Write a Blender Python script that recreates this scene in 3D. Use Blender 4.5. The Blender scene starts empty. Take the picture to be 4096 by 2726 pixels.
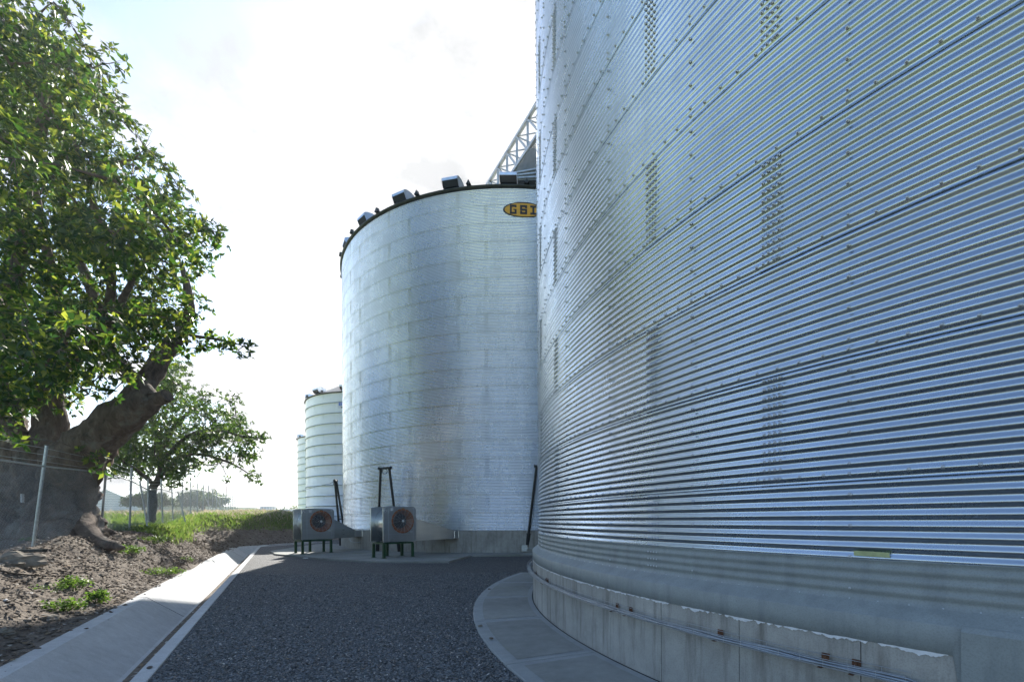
import bpy, math, random
import numpy as np
from mathutils import Vector, Matrix, noise as mnoise
random.seed(7); rng = np.random.default_rng(7)
S = bpy.context.scene
COL = S.collection
R_ = math.radians
# ------------------------------------------------------------------ camera
cam = bpy.data.cameras.new('camera'); camo = bpy.data.objects.new('camera', cam); COL.objects.link(camo)
cam.sensor_width = 36.0; cam.lens = 16.594
cam.shift_x = -201/4096; cam.shift_y = 713/4096
cam.clip_start = .05; cam.clip_end = 4000
ROLL = -0.30
camo.rotation_euler = (Matrix.Rotation(R_(90), 4, 'X') @ Matrix.Rotation(R_(ROLL), 4, 'Z')).to_euler()
camo.location = (0, 0, 1.7)
S.camera = camo
# ------------------------------------------------------------------ sun and sky
SUN_AZ, SUN_EL = R_(-14.5), R_(33)          # azimuth from +Y towards +X
SD = Vector((math.sin(SUN_AZ)*math.cos(SUN_EL), math.cos(SUN_AZ)*math.cos(SUN_EL), math.sin(SUN_EL)))
sl = bpy.data.lights.new('sun', 'SUN'); sl.energy = 5.0; sl.angle = R_(0.55); sl.color = (1, .95, .87)
slo = bpy.data.objects.new('sun', sl); COL.objects.link(slo)
slo.rotation_euler = SD.to_track_quat('Z', 'Y').to_euler()
W = bpy.data.worlds.new('World'); S.world = W; W.use_nodes = True
wn = W.node_tree.nodes; wl = W.node_tree.links; wn.clear()
def N(nt, t, **k):
    n = nt.nodes.new(t)
    for a, b in k.items():
        if a == 'inp':
            for i, v in b.items(): n.inputs[i].default_value = v
        else: setattr(n, a, b)
    return n
nt = W.node_tree
sky = N(nt, 'ShaderNodeTexSky', sky_type='NISHITA', sun_disc=False, sun_elevation=SUN_EL, sun_rotation=SUN_AZ, altitude=300, air_density=1.0, dust_density=.5, ozone_density=1.4)
tc = N(nt, 'ShaderNodeTexCoord'); sep = N(nt, 'ShaderNodeSeparateXYZ'); wl.new(tc.outputs['Generated'], sep.inputs[0])
def M(op, a, b=None, c=None, clamp=False, t=nt):
    n = t.nodes.new('ShaderNodeMath'); n.operation = op; n.use_clamp = clamp
    for i, v in enumerate((a, b, c)):
        if v is None: continue
        if isinstance(v, (int, float)): n.inputs[i].default_value = v
        else: t.links.new(v, n.inputs[i])
    return n.outputs[0]
zz = M('ADD', M('MAXIMUM', sep.outputs[2], 0.0), .22)
cx = M('DIVIDE', sep.outputs[0], zz); cy = M('DIVIDE', sep.outputs[1], zz)
cmb = N(nt, 'ShaderNodeCombineXYZ'); wl.new(cx, cmb.inputs[0]); wl.new(cy, cmb.inputs[1])
nz = N(nt, 'ShaderNodeTexNoise', inp={'Scale': 1.15, 'Detail': 9, 'Roughness': .55, 'Distortion': .3}); wl.new(cmb.outputs[0], nz.inputs['Vector'])
# cloud bank ahead, clearing to blue overhead-left and behind
dp = N(nt, 'ShaderNodeVectorMath', operation='DOT_PRODUCT'); wl.new(tc.outputs['Generated'], dp.inputs[0]); dp.inputs[1].default_value = (.22, .90, .0)
cov = M('MULTIPLY_ADD', dp.outputs['Value'], .42, M('SUBTRACT', nz.outputs['Fac'], .5))
mask = N(nt, 'ShaderNodeMapRange', interpolation_type='SMOOTHSTEP'); wl.new(cov, mask.inputs[0])
mask.inputs[1].default_value = .155; mask.inputs[2].default_value = .235
nz2 = N(nt, 'ShaderNodeTexNoise', inp={'Scale': 2.1, 'Detail': 7, 'Roughness': .6}); wl.new(cmb.outputs[0], nz2.inputs['Vector'])
ccr = N(nt, 'ShaderNodeValToRGB'); wl.new(nz2.outputs['Fac'], ccr.inputs[0])
ccr.color_ramp.elements[0].position = .42; ccr.color_ramp.elements[0].color = (.36, .365, .375, 1)
ccr.color_ramp.elements[1].position = .60; ccr.color_ramp.elements[1].color = (.62, .62, .62, 1)
bg1 = N(nt, 'ShaderNodeBackground'); bg1.inputs[1].default_value = .13; wl.new(sky.outputs[0], bg1.inputs[0])
bg2 = N(nt, 'ShaderNodeBackground'); bg2.inputs[1].default_value = 1.0; wl.new(ccr.outputs[0], bg2.inputs[0])
mx = N(nt, 'ShaderNodeMixShader'); wl.new(mask.outputs[0], mx.inputs[0]); wl.new(bg1.outputs[0], mx.inputs[1]); wl.new(bg2.outputs[0], mx.inputs[2])
wo = N(nt, 'ShaderNodeOutputWorld'); wl.new(mx.outputs[0], wo.inputs[0])
S.view_settings.view_transform = 'Standard'; S.view_settings.look = 'None'; S.view_settings.gamma = 1
S.view_settings.use_curve_mapping = False
S.view_settings.exposure = 1.05
S.cycles.max_bounces = 6; S.cycles.diffuse_bounces = 3; S.cycles.glossy_bounces = 4; S.cycles.transmission_bounces = 4
S.cycles.transparent_max_bounces = 4
# ------------------------------------------------------------------ tagging
def tag(o, label=None, cat=None, group=None, kind=None):
    if label: o['label'] = label
    if cat: o['category'] = cat
    if group: o['group'] = group
    if kind: o['kind'] = kind
    return o
def thing(name, label, cat, loc=(0, 0, 0), rz=0, group=None):
    o = bpy.data.objects.new(name, None); COL.objects.link(o)
    o.location = loc; o.rotation_euler = (0, 0, rz); o.empty_display_size = .2
    return tag(o, label, cat, group)
def link(name, me, parent=None, mats=None, kind=None, loc=None):
    if mats is not None:
        for m in (mats if isinstance(mats, (list, tuple)) else [mats]): me.materials.append(m)
    o = bpy.data.objects.new(name, me); COL.objects.link(o)
    if parent: o.parent = parent
    if kind: o['kind'] = kind
    if loc is not None: o.location = loc
    return o
def mesh(name, V, F, smooth=False):
    me = bpy.data.meshes.new(name)
    me.from_pydata([tuple(v) for v in V], [], [tuple(f) for f in F]); me.update()
    if smooth: me.polygons.foreach_set('use_smooth', [True]*len(me.polygons))
    return me
def np_mesh(name, V, F, smooth=False, mat_idx=None):
    """V (n,3) array, F (m,k) array of equal-size faces"""
    V = np.asarray(V, dtype=np.float32); F = np.asarray(F, dtype=np.int32); k = F.shape[1]
    me = bpy.data.meshes.new(name)
    me.vertices.add(len(V)); me.vertices.foreach_set('co', V.ravel())
    me.loops.add(F.size); me.loops.foreach_set('vertex_index', F.ravel())
    me.polygons.add(len(F)); me.polygons.foreach_set('loop_start', np.arange(0, F.size, k, dtype=np.int32))
    me.polygons.foreach_set('loop_total', np.full(len(F), k, dtype=np.int32))
    if smooth: me.polygons.foreach_set('use_smooth', np.ones(len(F), dtype=bool))
    if mat_idx is not None: me.polygons.foreach_set('material_index', np.asarray(mat_idx, dtype=np.int32))
    me.update(calc_edges=True); me.validate(); return me
class MB:
    def __init__(s): s.V = []; s.F = []; s.sm = []
    def add(s, V, F, smooth=False):
        b = len(s.V); s.V += [tuple(v) for v in V]
        for f in F: s.F.append(tuple(i+b for i in f)); s.sm.append(smooth)
        return s
    def box(s, c, d, M_=None, bev=0.0):
        x, y, z = [q/2 for q in d]
        b = min(bev, x*.45, y*.45, z*.45)
        if b <= 0:
            V = [(-x,-y,-z),(x,-y,-z),(x,y,-z),(-x,y,-z),(-x,-y,z),(x,-y,z),(x,y,z),(-x,y,z)]
            F = [(0,3,2,1),(4,5,6,7),(0,1,5,4),(1,2,6,5),(2,3,7,6),(3,0,4,7)]
        else:
            V = []; F = []
            for k, (zz_, ins) in enumerate(((-z, b), (-z+b, 0), (z-b, 0), (z, b))):
                V += [(-x+ins,-y+ins,zz_),(x-ins,-y+ins,zz_),(x-ins,y-ins,zz_),(-x+ins,y-ins,zz_)]
            for k in range(3):
                for i in range(4):
                    j = (i+1) % 4; F.append((4*k+i, 4*k+j, 4*k+4+j, 4*k+4+i))
            F += [(3,2,1,0),(12,13,14,15)]
        T = Matrix.Translation(c) @ (M_.to_4x4() if M_ is not None else Matrix.Identity(4))
        return s.add([T @ Vector(v) for v in V], F)
    def tube(s, pts, r, n=8, caps=True, smooth=True):
        pts = [Vector(p) for p in pts]; rs = r if isinstance(r, (list, tuple)) else [r]*len(pts)
        V = []; F = []; up = Vector((0, 0, 1)); m = len(pts); prev = None
        for i, p in enumerate(pts):
            t = (pts[min(i+1, m-1)] - pts[max(i-1, 0)]).normalized()
            if prev is None:
                a = t.cross(up)
                if a.length < .05: a = t.cross(Vector((0, 1, 0)))
                a.normalize()
            else:
                a = prev - t*prev.dot(t)
                if a.length < 1e-4: a = t.cross(up)
                a.normalize()
            prev = a; b = t.cross(a)
            for k in range(n):
                q = 2*math.pi*k/n
                V.append(p + (a*math.cos(q) + b*math.sin(q))*rs[i])
        for i in range(m-1):
            for k in range(n):
                j = (k+1) % n; F.append((i*n+k, i*n+j, (i+1)*n+j, (i+1)*n+k))
        s.add(V, F, smooth)
        if caps: s.add(V[:n], [tuple(range(n))[::-1]]); s.add(V[-n:], [tuple(range(n))])
        return s
    def bar(s, a, b, w, h):
        a = Vector(a); b = Vector(b); d = b-a; L = d.length; d.normalize()
        x = d.cross(Vector((0, 0, 1)))
        if x.length < .01: x = Vector((1, 0, 0))
        x.normalize(); z = x.cross(d)
        m = Matrix((x, d, z)).transposed()
        return s.box((a+b)/2, (w, L, h), m)
    def lathe(s, prof, n=32, c=(0, 0, 0), ax='Z', smooth=True, a0=0, a1=360):
        V = []; F = []; full = abs(a1-a0) >= 360; m = n if full else n+1
        for i in range(m):
            a = R_(a0 + (a1-a0)*i/n)
            for (r, z) in prof:
                if ax == 'Z': V.append((c[0]+r*math.cos(a), c[1]+r*math.sin(a), c[2]+z))
                elif ax == 'Y': V.append((c[0]+r*math.cos(a), c[1]+z, c[2]+r*math.sin(a)))
        k = len(prof)
        for i in range(n):
            j = (i+1) % m
            for q in range(k-1):
                F.append((i*k+q, j*k+q, j*k+q+1, i*k+q+1))
        return s.add(V, F, smooth)
    def build(s, name, mat=None, parent=None, kind=None, loc=None):
        me = mesh(name, s.V, s.F); me.polygons.foreach_set('use_smooth', s.sm)
        return link(name, me, parent, mat, kind, loc)
# ------------------------------------------------------------------ materials
def newmat(name):
    m = bpy.data.materials.new(name); m.use_nodes = True; t = m.node_tree; t.nodes.clear()
    o = t.nodes.new('ShaderNodeOutputMaterial'); p = t.nodes.new('ShaderNodeBsdfPrincipled'); t.links.new(p.outputs[0], o.inputs[0])
    return m, t, p, o
def coords(t, kind='Object', scale=(1, 1, 1)):
    c = t.nodes.new('ShaderNodeTexCoord'); mp = t.nodes.new('ShaderNodeMapping'); mp.inputs['Scale'].default_value = scale
    t.links.new(c.outputs[kind], mp.inputs[0]); return mp.outputs[0]
def noi(t, vec, scale, detail=4, rough=.55, dist=0):
    n = t.nodes.new('ShaderNodeTexNoise'); n.inputs['Scale'].default_value = scale; n.inputs['Detail'].default_value = detail
    n.inputs['Roughness'].default_value = rough; n.inputs['Distortion'].default_value = dist
    if vec is not None: t.links.new(vec, n.inputs['Vector'])
    return n.outputs['Fac']
def ramp(t, fac, stops):
    r = t.nodes.new('ShaderNodeValToRGB'); t.links.new(fac, r.inputs[0]); e = r.color_ramp.elements
    while len(e) < len(stops): e.new(.5)
    for i, (p, c) in enumerate(stops): e[i].position = p; e[i].color = (*c, 1) if len(c) == 3 else c
    return r.outputs[0]
def mixc(t, fac, a, b, mode='MIX'):
    m = t.nodes.new('ShaderNodeMix'); m.data_type = 'RGBA'; m.blend_type = mode
    for i, v in ((0, fac), (6, a), (7, b)):
        if isinstance(v, (int, float)): m.inputs[i].default_value = v
        elif isinstance(v, tuple): m.inputs[i].default_value = (*v, 1)
        else: t.links.new(v, m.inputs[i])
    return m.outputs[2]
def bump(t, p, h, strength=.3, dist=.01):
    b = t.nodes.new('ShaderNodeBump'); b.inputs['Strength'].default_value = strength; b.inputs['Distance'].default_value = dist
    t.links.new(h, b.inputs['Height']); t.links.new(b.outputs[0], p.inputs['Normal']); return b
def simple(name, col, rough=.6, metal=0, var=.25, scale=6, bmp=0.0, coord='Object'):
    m, t, p, o = newmat(name); v = coords(t, coord)
    n = noi(t, v, scale, 5)
    c = ramp(t, n, [(.3, tuple(x*(1-var) for x in col)), (.7, tuple(min(1, x*(1+var)) for x in col))])
    t.links.new(c, p.inputs['Base Color']); p.inputs['Roughness'].default_value = rough; p.inputs['Metallic'].default_value = metal
    if bmp: bump(t, p, noi(t, v, scale*8, 4), bmp, .004)
    return m
def galv(name, base=(.60, .64, .68), r0=.22, r1=.42, spangle=60, dirt=.5, zs=1.0):
    m, t, p, o = newmat(name); gp_ = t.nodes.new('ShaderNodeNewGeometry').outputs['Position']
    def coords(t, k='', scale=(1, 1, 1)):
        mp = t.nodes.new('ShaderNodeMapping'); mp.inputs['Scale'].default_value = scale; t.links.new(gp_, mp.inputs[0]); return mp.outputs[0]
    v = coords(t); oi = t.nodes.new('ShaderNodeObjectInfo')
    # long horizontal wipes and vertical runs of weathering
    cyl = coords(t, 'Object', (1, 1, 6*zs)); run = coords(t, 'Object', (1, 1, .12))
    a = noi(t, cyl, .9, 6, .6); b = noi(t, run, 1.6, 5, .6)
    vo = t.nodes.new('ShaderNodeTexVoronoi'); vo.inputs['Scale'].default_value = spangle; t.links.new(v, vo.inputs['Vector'])
    sp = t.nodes.new('ShaderNodeSeparateColor'); t.links.new(vo.outputs['Color'], sp.inputs[0])
    k = M('ADD', M('MULTIPLY', a, .5, t=t), M('MULTIPLY', b, .5, t=t), t=t)
    k = M('ADD', k, M('MULTIPLY_ADD', oi.outputs['Random'], .06, -.03, t=t), t=t)
    lo = tuple(x*(1-.32*dirt) for x in base)
    c = ramp(t, k, [(.36, lo), (.6, base)])
    c = mixc(t, M('MULTIPLY', sp.outputs[0], .07, t=t), c, tuple(x*.7 for x in base))
    t.links.new(c, p.inputs['Base Color']); p.inputs['Metallic'].default_value = 1.0
    rr = t.nodes.new('ShaderNodeMapRange'); t.links.new(k, rr.inputs[0]); rr.inputs[1].default_value = .35; rr.inputs[2].default_value = .65
    rr.inputs[3].default_value = r1; rr.inputs[4].default_value = r0
    t.links.new(M('ADD', rr.outputs[0], M('MULTIPLY_ADD', sp.outputs[1], .03, -.015, t=t), t=t), p.inputs['Roughness'])
    bump(t, p, noi(t, coords(t, 'Object', (.5, .5, 2)), 3, 3), .11, .01)
    return m
def concrete(name, base=(.33, .34, .33), var=.22, stain=(.16, .15, .13), stain_amt=.35, runs=False, rough=.85, bm=.35, moss=0):
    m, t, p, o = newmat(name); v = coords(t)
    big = noi(t, v, .9, 7, .62, .4); mid = noi(t, v, 7, 6, .6); fine = noi(t, v, 90, 3, .6)
    c = ramp(t, big, [(.32, tuple(x*(1-var) for x in base)), (.68, tuple(x*(1+var) for x in base))])
    c = mixc(t, .35, c, ramp(t, mid, [(.3, tuple(x*.7 for x in base)), (.7, tuple(x*1.25 for x in base))]))
    c = mixc(t, M('MULTIPLY', ramp(t, noi(t, coords(t, 'Object', (3, 3, .35)), 2.2, 6, .65), [(.5, (0, 0, 0)), (.72, (1, 1, 1))]), stain_amt*(1 if runs else .4), t=t), c, stain)
    if moss: c = mixc(t, M('MULTIPLY', ramp(t, noi(t, v, .55, 5), [(.55, (0, 0, 0)), (.7, (1, 1, 1))]), moss, t=t), c, (.16, .18, .09))
    c = mixc(t, M('MULTIPLY', ramp(t, fine, [(.42, (1, 1, 1)), (.5, (0, 0, 0))]), .18, t=t), c, (.1, .1, .1))
    t.links.new(c, p.inputs['Base Color']); p.inputs['Roughness'].default_value = rough
    h = M('ADD', M('MULTIPLY', mid, .5, t=t), M('MULTIPLY', fine, .5, t=t), t=t)
    # small blow holes
    vo = t.nodes.new('ShaderNodeTexVoronoi'); vo.inputs['Scale'].default_value = 14; t.links.new(v, vo.inputs['Vector'])
    h = M('ADD', h, M('MULTIPLY', M('LESS_THAN', vo.outputs['Distance'], .10, t=t), -1.2, t=t), t=t)
    bump(t, p, h, bm, .006); return m
MAT = {}
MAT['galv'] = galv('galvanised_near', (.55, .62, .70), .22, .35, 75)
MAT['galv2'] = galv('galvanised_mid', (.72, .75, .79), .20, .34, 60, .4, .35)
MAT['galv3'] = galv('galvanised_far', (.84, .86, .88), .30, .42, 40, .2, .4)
MAT['bolt'] = simple('zinc_bolt', (.50, .53, .56), .42, .65, .15, 30)
MAT['bolt_dark'] = simple('weathered_bolt', (.42, .46, .50), .45, .8, .2, 30)
MAT['conc'] = concrete('foundation_concrete', (.36, .355, .33), .34, (.13, .12, .10), .75, True, bm=.7)
MAT['conc_slab'] = concrete('slab_concrete', (.24, .25, .235), .26, (.15, .14, .12), .4, moss=.35, bm=.5)
MAT['conc_trowel'] = concrete('trowelled_border', (.29, .31, .31), .12, (.18, .18, .17), .3, bm=.15)
MAT['conc_pale'] = concrete('channel_concrete', (.50, .51, .51), .12, (.25, .25, .24), .35, bm=.2)
MAT['coat'] = concrete('sealant_paint', (.25, .28, .28), .12, (.15, .17, .18), .5, True, rough=.5, bm=.3)
MAT['white_flake'] = simple('flaking_white_paint', (.66, .68, .70), .7, 0, .12, 20, .2)
MAT['roof'] = simple('roof_steel', (.16, .17, .16), .5, .6, .2, 3)
MAT['eave'] = simple('eave_steel', (.05, .055, .05), .5, .4, .3, 3)
MAT['hood'] = simple('vent_hood_steel', (.55, .60, .65), .3, 1, .1, 3)
MAT['dark'] = simple('dark_opening', (.012, .013, .016), .7, 0, .2, 3)
MAT['black_steel'] = simple('black_painted_steel', (.022, .027, .03), .38, .2, .3, 5)
MAT['cable'] = simple('grey_cable', (.28, .31, .34), .35, .7, .15, 8)
MAT['ring'] = simple('wind_ring_steel', (.30, .37, .43), .5, .6, .15, 3)
MAT['green'] = simple('green_enamel', (.012, .055, .022), .35, 0, .25, 6)
MAT['orange'] = simple('orange_enamel', (.24, .085, .03), .45, 0, .15, 6)
MAT['fan'] = galv('fan_housing_steel', (.50, .53, .55), .26, .42, 45, .5)
MAT['wire'] = simple('guard_wire', (.42, .44, .46), .4, .6, .1, 6)
MAT['yellow'] = simple('sign_yellow', (.72, .38, .035), .45, 0, .06, 4)
MAT['ink'] = simple('sign_black', (.016, .018, .025), .5, 0, .1, 4)
MAT['paper'] = simple('label_white', (.62, .64, .66), .6, 0, .08, 20)
MAT['blue_print'] = simple('sign_blue', (.02, .12, .5), .5, 0, .1, 8)
MAT['tape'] = simple('masking_tape', (.42, .46, .24), .7, 0, .15, 20)
MAT['rust'] = simple('rusty_steel', (.12, .055, .028), .8, .1, .5, 25, .3)
MAT['truss'] = simple('truss_steel', (.42, .46, .48), .4, .7, .2, 5)
MAT['post'] = simple('fence_galvanised', (.40, .44, .46), .42, .75, .2, 12)
MAT['soil_clod'] = simple('soil_clod', (.14, .114, .09), .95, 0, .4, 9, .4)
MAT['rock'] = simple('rock', (.20, .175, .14), .9, 0, .35, 7, .5)
MAT['dead_leaf'] = simple('dry_leaf', (.20, .14, .08), .8, 0, .5, 3)
MAT['pale_leaf'] = simple('bleached_leaf', (.42, .40, .36), .8, 0, .3, 3)
MAT['stick'] = simple('dead_wood', (.10, .075, .055), .9, 0, .4, 8, .3)
MAT['asph'] = simple('joint_sealer', (.02, .02, .02), .8)
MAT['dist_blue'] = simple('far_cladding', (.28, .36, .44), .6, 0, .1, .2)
MAT['white_van'] = simple('van_white', (.72, .74, .76), .4, 0, .05, 2)
MAT['glass'] = simple('van_glass', (.03, .04, .05), .1, 0, .1, 2)
MAT['ware'] = None
def mat_ware():
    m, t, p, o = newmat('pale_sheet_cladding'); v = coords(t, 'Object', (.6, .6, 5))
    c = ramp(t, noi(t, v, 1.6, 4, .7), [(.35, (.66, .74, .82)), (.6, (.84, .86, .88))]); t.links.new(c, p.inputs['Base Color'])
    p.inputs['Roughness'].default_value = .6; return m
MAT['ware'] = mat_ware()
def mat_bark(name, base):
    m, t, p, o = newmat(name); v = coords(t, 'Object', (1, 1, .45))
    n = noi(t, v, 5, 8, .68, .6); li = noi(t, coords(t), 1.7, 6, .65)
    c = ramp(t, n, [(.3, tuple(x*.35 for x in base)), (.5, base), (.75, tuple(x*2.1 for x in base))])
    c = mixc(t, ramp(t, li, [(.55, (0, 0, 0)), (.66, (.55, .55, .55))]), c, (.22, .23, .21))
    t.links.new(c, p.inputs['Base Color']); p.inputs['Roughness'].default_value = .9
    bump(t, p, M('ADD', n, M('MULTIPLY', noi(t, coords(t, 'Object', (1, 1, .3)), 22, 5, .7), .5, t=t), t=t), 1.0, .09); return m
MAT['bark'] = mat_bark('fig_bark', (.125, .095, .075)); MAT['bark2'] = mat_bark('small_tree_bark', (.07, .06, .05))
def mat_leaf(name, cols, trans, tmix=.5):
    m, t, p, o = newmat(name)
    g = t.nodes.new('ShaderNodeNewGeometry')
    c = ramp(t, g.outputs['Random Per Island'], [(0, cols[0]), (.45, cols[1]), (.9, cols[2]), (1, cols[3])])
    t.links.new(c, p.inputs['Base Color']); p.inputs['Roughness'].default_value = .38
    tr = t.nodes.new('ShaderNodeBsdfTranslucent')
    t.links.new(ramp(t, g.outputs['Random Per Island'], [(0, trans[0]), (.6, trans[1]), (1, trans[2])]), tr.inputs[0])
    mxs = t.nodes.new('ShaderNodeMixShader'); mxs.inputs[0].default_value = tmix
    t.links.new(p.outputs[0], mxs.inputs[1]); t.links.new(tr.outputs[0], mxs.inputs[2]); t.links.new(mxs.outputs[0], o.inputs[0]); return m
MAT['leaf'] = mat_leaf('fig_leaf', [(.015, .036, .013), (.024, .054, .017), (.042, .08, .022), (.13, .15, .04)], [(.035, .10, .012), (.09, .21, .02), (.50, .56, .06)])
MAT['leaf2'] = mat_leaf('small_tree_leaf', [(.02, .042, .016), (.03, .06, .02), (.042, .078, .024), (.08, .11, .035)], [(.05, .13, .015), (.11, .22, .025), (.24, .34, .05)], .45)
MAT['weed'] = mat_leaf('weed_leaf', [(.035, .07, .018), (.05, .10, .024), (.075, .13, .03), (.11, .16, .045)], [(.12, .24, .03), (.18, .32, .04), (.27, .4, .06)])
MAT['grass'] = mat_leaf('green_grass', [(.05, .09, .02), (.08, .13, .03), (.12, .16, .05), (.18, .18, .08)], [(.16, .3, .04), (.25, .38, .06), (.36, .42, .12)])
MAT['straw'] = mat_leaf('dry_grass', [(.25, .21, .13), (.34, .29, .20), (.42, .37, .27), (.5, .45, .36)], [(.4, .34, .24), (.5, .44, .33), (.55, .5, .4)])
MAT['far_leaf'] = simple('far_tree_foliage', (.035, .06, .03), .8, 0, .5, .8)
def mat_gravel():
    m, t, p, o = newmat('crushed_gravel'); v = coords(t)
    vo = t.nodes.new('ShaderNodeTexVoronoi'); vo.inputs['Scale'].default_value = 38; vo.inputs['Randomness'].default_value = 1; t.links.new(v, vo.inputs['Vector'])
    sp = t.nodes.new('ShaderNodeSeparateColor'); t.links.new(vo.outputs['Color'], sp.inputs[0])
    c = ramp(t, sp.outputs[0], [(0, (.06, .066, .068)), (.5, (.125, .137, .142)), (.85, (.21, .218, .22)), (1, (.38, .37, .34))])
    c = mixc(t, ramp(t, vo.outputs['Distance'], [(.3, (0, 0, 0)), (.75, (1, 1, 1))]), c, (.012, .013, .015))
    c = mixc(t, ramp(t, noi(t, v, .5, 5), [(.35, (0, 0, 0)), (.7, (.3, .3, .3))]), c, (.05, .052, .058))
    t.links.new(c, p.inputs['Base Color']); p.inputs['Roughness'].default_value = .75
    bump(t, p, M('MULTIPLY', vo.outputs['Distance'], -1, t=t), 1.0, .03); return m
MAT['gravel'] = mat_gravel()
def mat_stone():
    m, t, p, o = newmat('gravel_stone'); g = t.nodes.new('ShaderNodeNewGeometry')
    c = ramp(t, g.outputs['Random Per Island'], [(0, (.06, .068, .072)), (.5, (.125, .138, .146)), (.86, (.20, .21, .215)), (.95, (.24, .20, .16)), (1, (.44, .43, .40))])
    t.links.new(c, p.inputs['Base Color']); p.inputs['Roughness'].default_value = .7; return m
MAT['stone'] = mat_stone()
def mat_ground():
    m, t, p, o = newmat('bank_soil_and_grass'); v = coords(t)
    at = t.nodes.new('ShaderNodeAttribute'); at.attribute_name = 'grass'
    soil = ramp(t, noi(t, v, 5, 7, .65), [(.3, (.085, .068, .055)), (.55, (.18, .150, .12)), (.75, (.27, .235, .19))])
    soil = mixc(t, ramp(t, noi(t, v, .7, 4), [(.45, (0, 0, 0)), (.7, (.5, .5, .5))]), soil, (.07, .045, .03))
    gr = ramp(t, noi(t, v, 2.5, 6, .65), [(.3, (.05, .08, .018)), (.55, (.10, .15, .03)), (.75, (.17, .2, .06))])
    dry = ramp(t, noi(t, v, 3, 5), [(.3, (.22, .19, .11)), (.7, (.36, .32, .22))])
    gr = mixc(t, ramp(t, noi(t, v, .35, 4), [(.5, (0, 0, 0)), (.62, (.8, .8, .8))]), gr, dry)
    f = M('ADD', at.outputs['Fac'], M('MULTIPLY_ADD', noi(t, v, 1.6, 5), .8, -.4, t=t), t=t)
    f2 = ramp(t, f, [(.42, (0, 0, 0)), (.56, (1, 1, 1))])
    t.links.new(mixc(t, f2, soil, gr), p.inputs['Base Color']); p.inputs['Roughness'].default_value = .95
    vo = t.nodes.new('ShaderNodeTexVoronoi'); vo.inputs['Scale'].default_value = 13; t.links.new(v, vo.inputs['Vector'])
    bump(t, p, M('ADD', noi(t, v, 18, 6, .7), M('MULTIPLY', vo.outputs['Distance'], -.7, t=t), t=t), .8, .05); return m
MAT['ground'] = mat_ground()
def mat_field():
    m, t, p, o = newmat('rough_pasture'); v = coords(t)
    c = ramp(t, noi(t, v, .25, 7, .65), [(.3, (.16, .22, .035)), (.5, (.24, .30, .06)), (.7, (.34, .32, .14))])
    t.links.new(c, p.inputs['Base Color']); p.inputs['Roughness'].default_value = .95
    bump(t, p, noi(t, v, 6, 6, .7), .8, .15); return m
MAT['field'] = mat_field()
# ------------------------------------------------------------------ measured layout
F_, PX, HY, EYE = 1888., 2249., 2076., 1.7
def at(sx, sy, Y): return Vector(((sx-PX)/F_*Y, Y, EYE-(sy-HY)*Y/F_))      # photo pixel at a known distance
def atd(dx, dy, Y): return at(dx*1.73854, dy*1.73854, Y)
C1 = np.array([12.165, 11.150]); C2 = np.array([-2.786, 36.177]); RS = 12.70; RF = 12.84
C3 = np.array([-20.45, 53.75]); C4 = np.array([-34.4, 77.1]); RT = 7.65
def on_circle(C, r, deg, z=0): a = R_(deg); return Vector((C[0]+r*math.cos(a), C[1]+r*math.sin(a), z))
def ray_angle(sx, C, r):
    k = (sx-PX)/F_; a = 1+k*k; b = -2*(k*C[0]+C[1]); c = C[0]**2+C[1]**2-r*r
    d = b*b-4*a*c
    Z = (-b-math.sqrt(max(d, 0)))/2/a; return math.degrees(math.atan2(Z-C[1], k*Z-C[0])) % 360
# ------------------------------------------------------------------ terrain
def q_of(X, Y): return -(X+.593*Y)*.860           # distance left of the gravel edge line
def sstep(x, a, b):
    t = np.clip((x-a)/(b-a), 0, 1); return t*t*(3-2*t)
def terr(X, Y):
    X = np.asarray(X, float); Y = np.asarray(Y, float)
    q = q_of(X, Y)
    hb = np.interp(Y, [-50, 6, 12, 17, 25, 32, 42, 50], [.5, .8, 1.0, 1.28, 1.32, 1.95, 2.4, 2.1])
    far = 1.7+.0175*Y-.02
    w = sstep(Y, 42, 62); hb = hb*(1-w)+np.maximum(far, 1.6)*w
    # bank face is steep near the mound, gentle near the camera
    we = np.interp(Y, [0, 10, 20, 28, 40, 60], [2.6, 2.6, 2.2, 2.6, 3.8, 8])
    # beyond the end of the ditch the toe turns away to the right
    toe = np.where(Y > 31.0, (31.0-Y)*.70*.86, 0)+2.88
    e = q-toe
    z = hb*sstep(e, 0.0, we)
    z = np.where(e < 0, 0, z)
    return z
def rough(P, sc, amp, oct=4):
    return mnoise.fractal(Vector(P)*sc, 1.0, 2.0, oct)*amp
# far ground sheet
xs = np.concatenate([np.linspace(-900, -120, 22), np.linspace(-110, -32, 30), np.linspace(-31, 30, 62), np.linspace(36, 500, 18)])
ys = np.concatenate([np.linspace(-220, -20, 14), np.linspace(-17, 80, 80), np.linspace(84, 220, 34), np.linspace(240, 1500, 24)])
XX, YY = np.meshgrid(xs, ys)
side = sstep(XX+.53*np.maximum(YY, 0), 2, -6)
TZ = terr(XX, YY)
q = q_of(XX, YY)
low = sstep(q, 15.5, 12.5)*sstep(YY, 58, 50)*sstep(YY, -16, -10)
ZZ = TZ - .6*low - .25
ZZ = np.where((q < 3.2) & (YY < 60), -.75, ZZ)
ZZ = np.where((YY > 60), TZ*sstep(XX+.62*YY, 14, -3)-.1, ZZ)
ZZ = np.where((YY < -12), TZ*.6-.2, ZZ)
nx = len(xs); idx = np.arange(XX.size).reshape(XX.shape)
Fq = np.stack([idx[:-1, :-1], idx[:-1, 1:], idx[1:, 1:], idx[1:, :-1]], -1).reshape(-1, 4)
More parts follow.
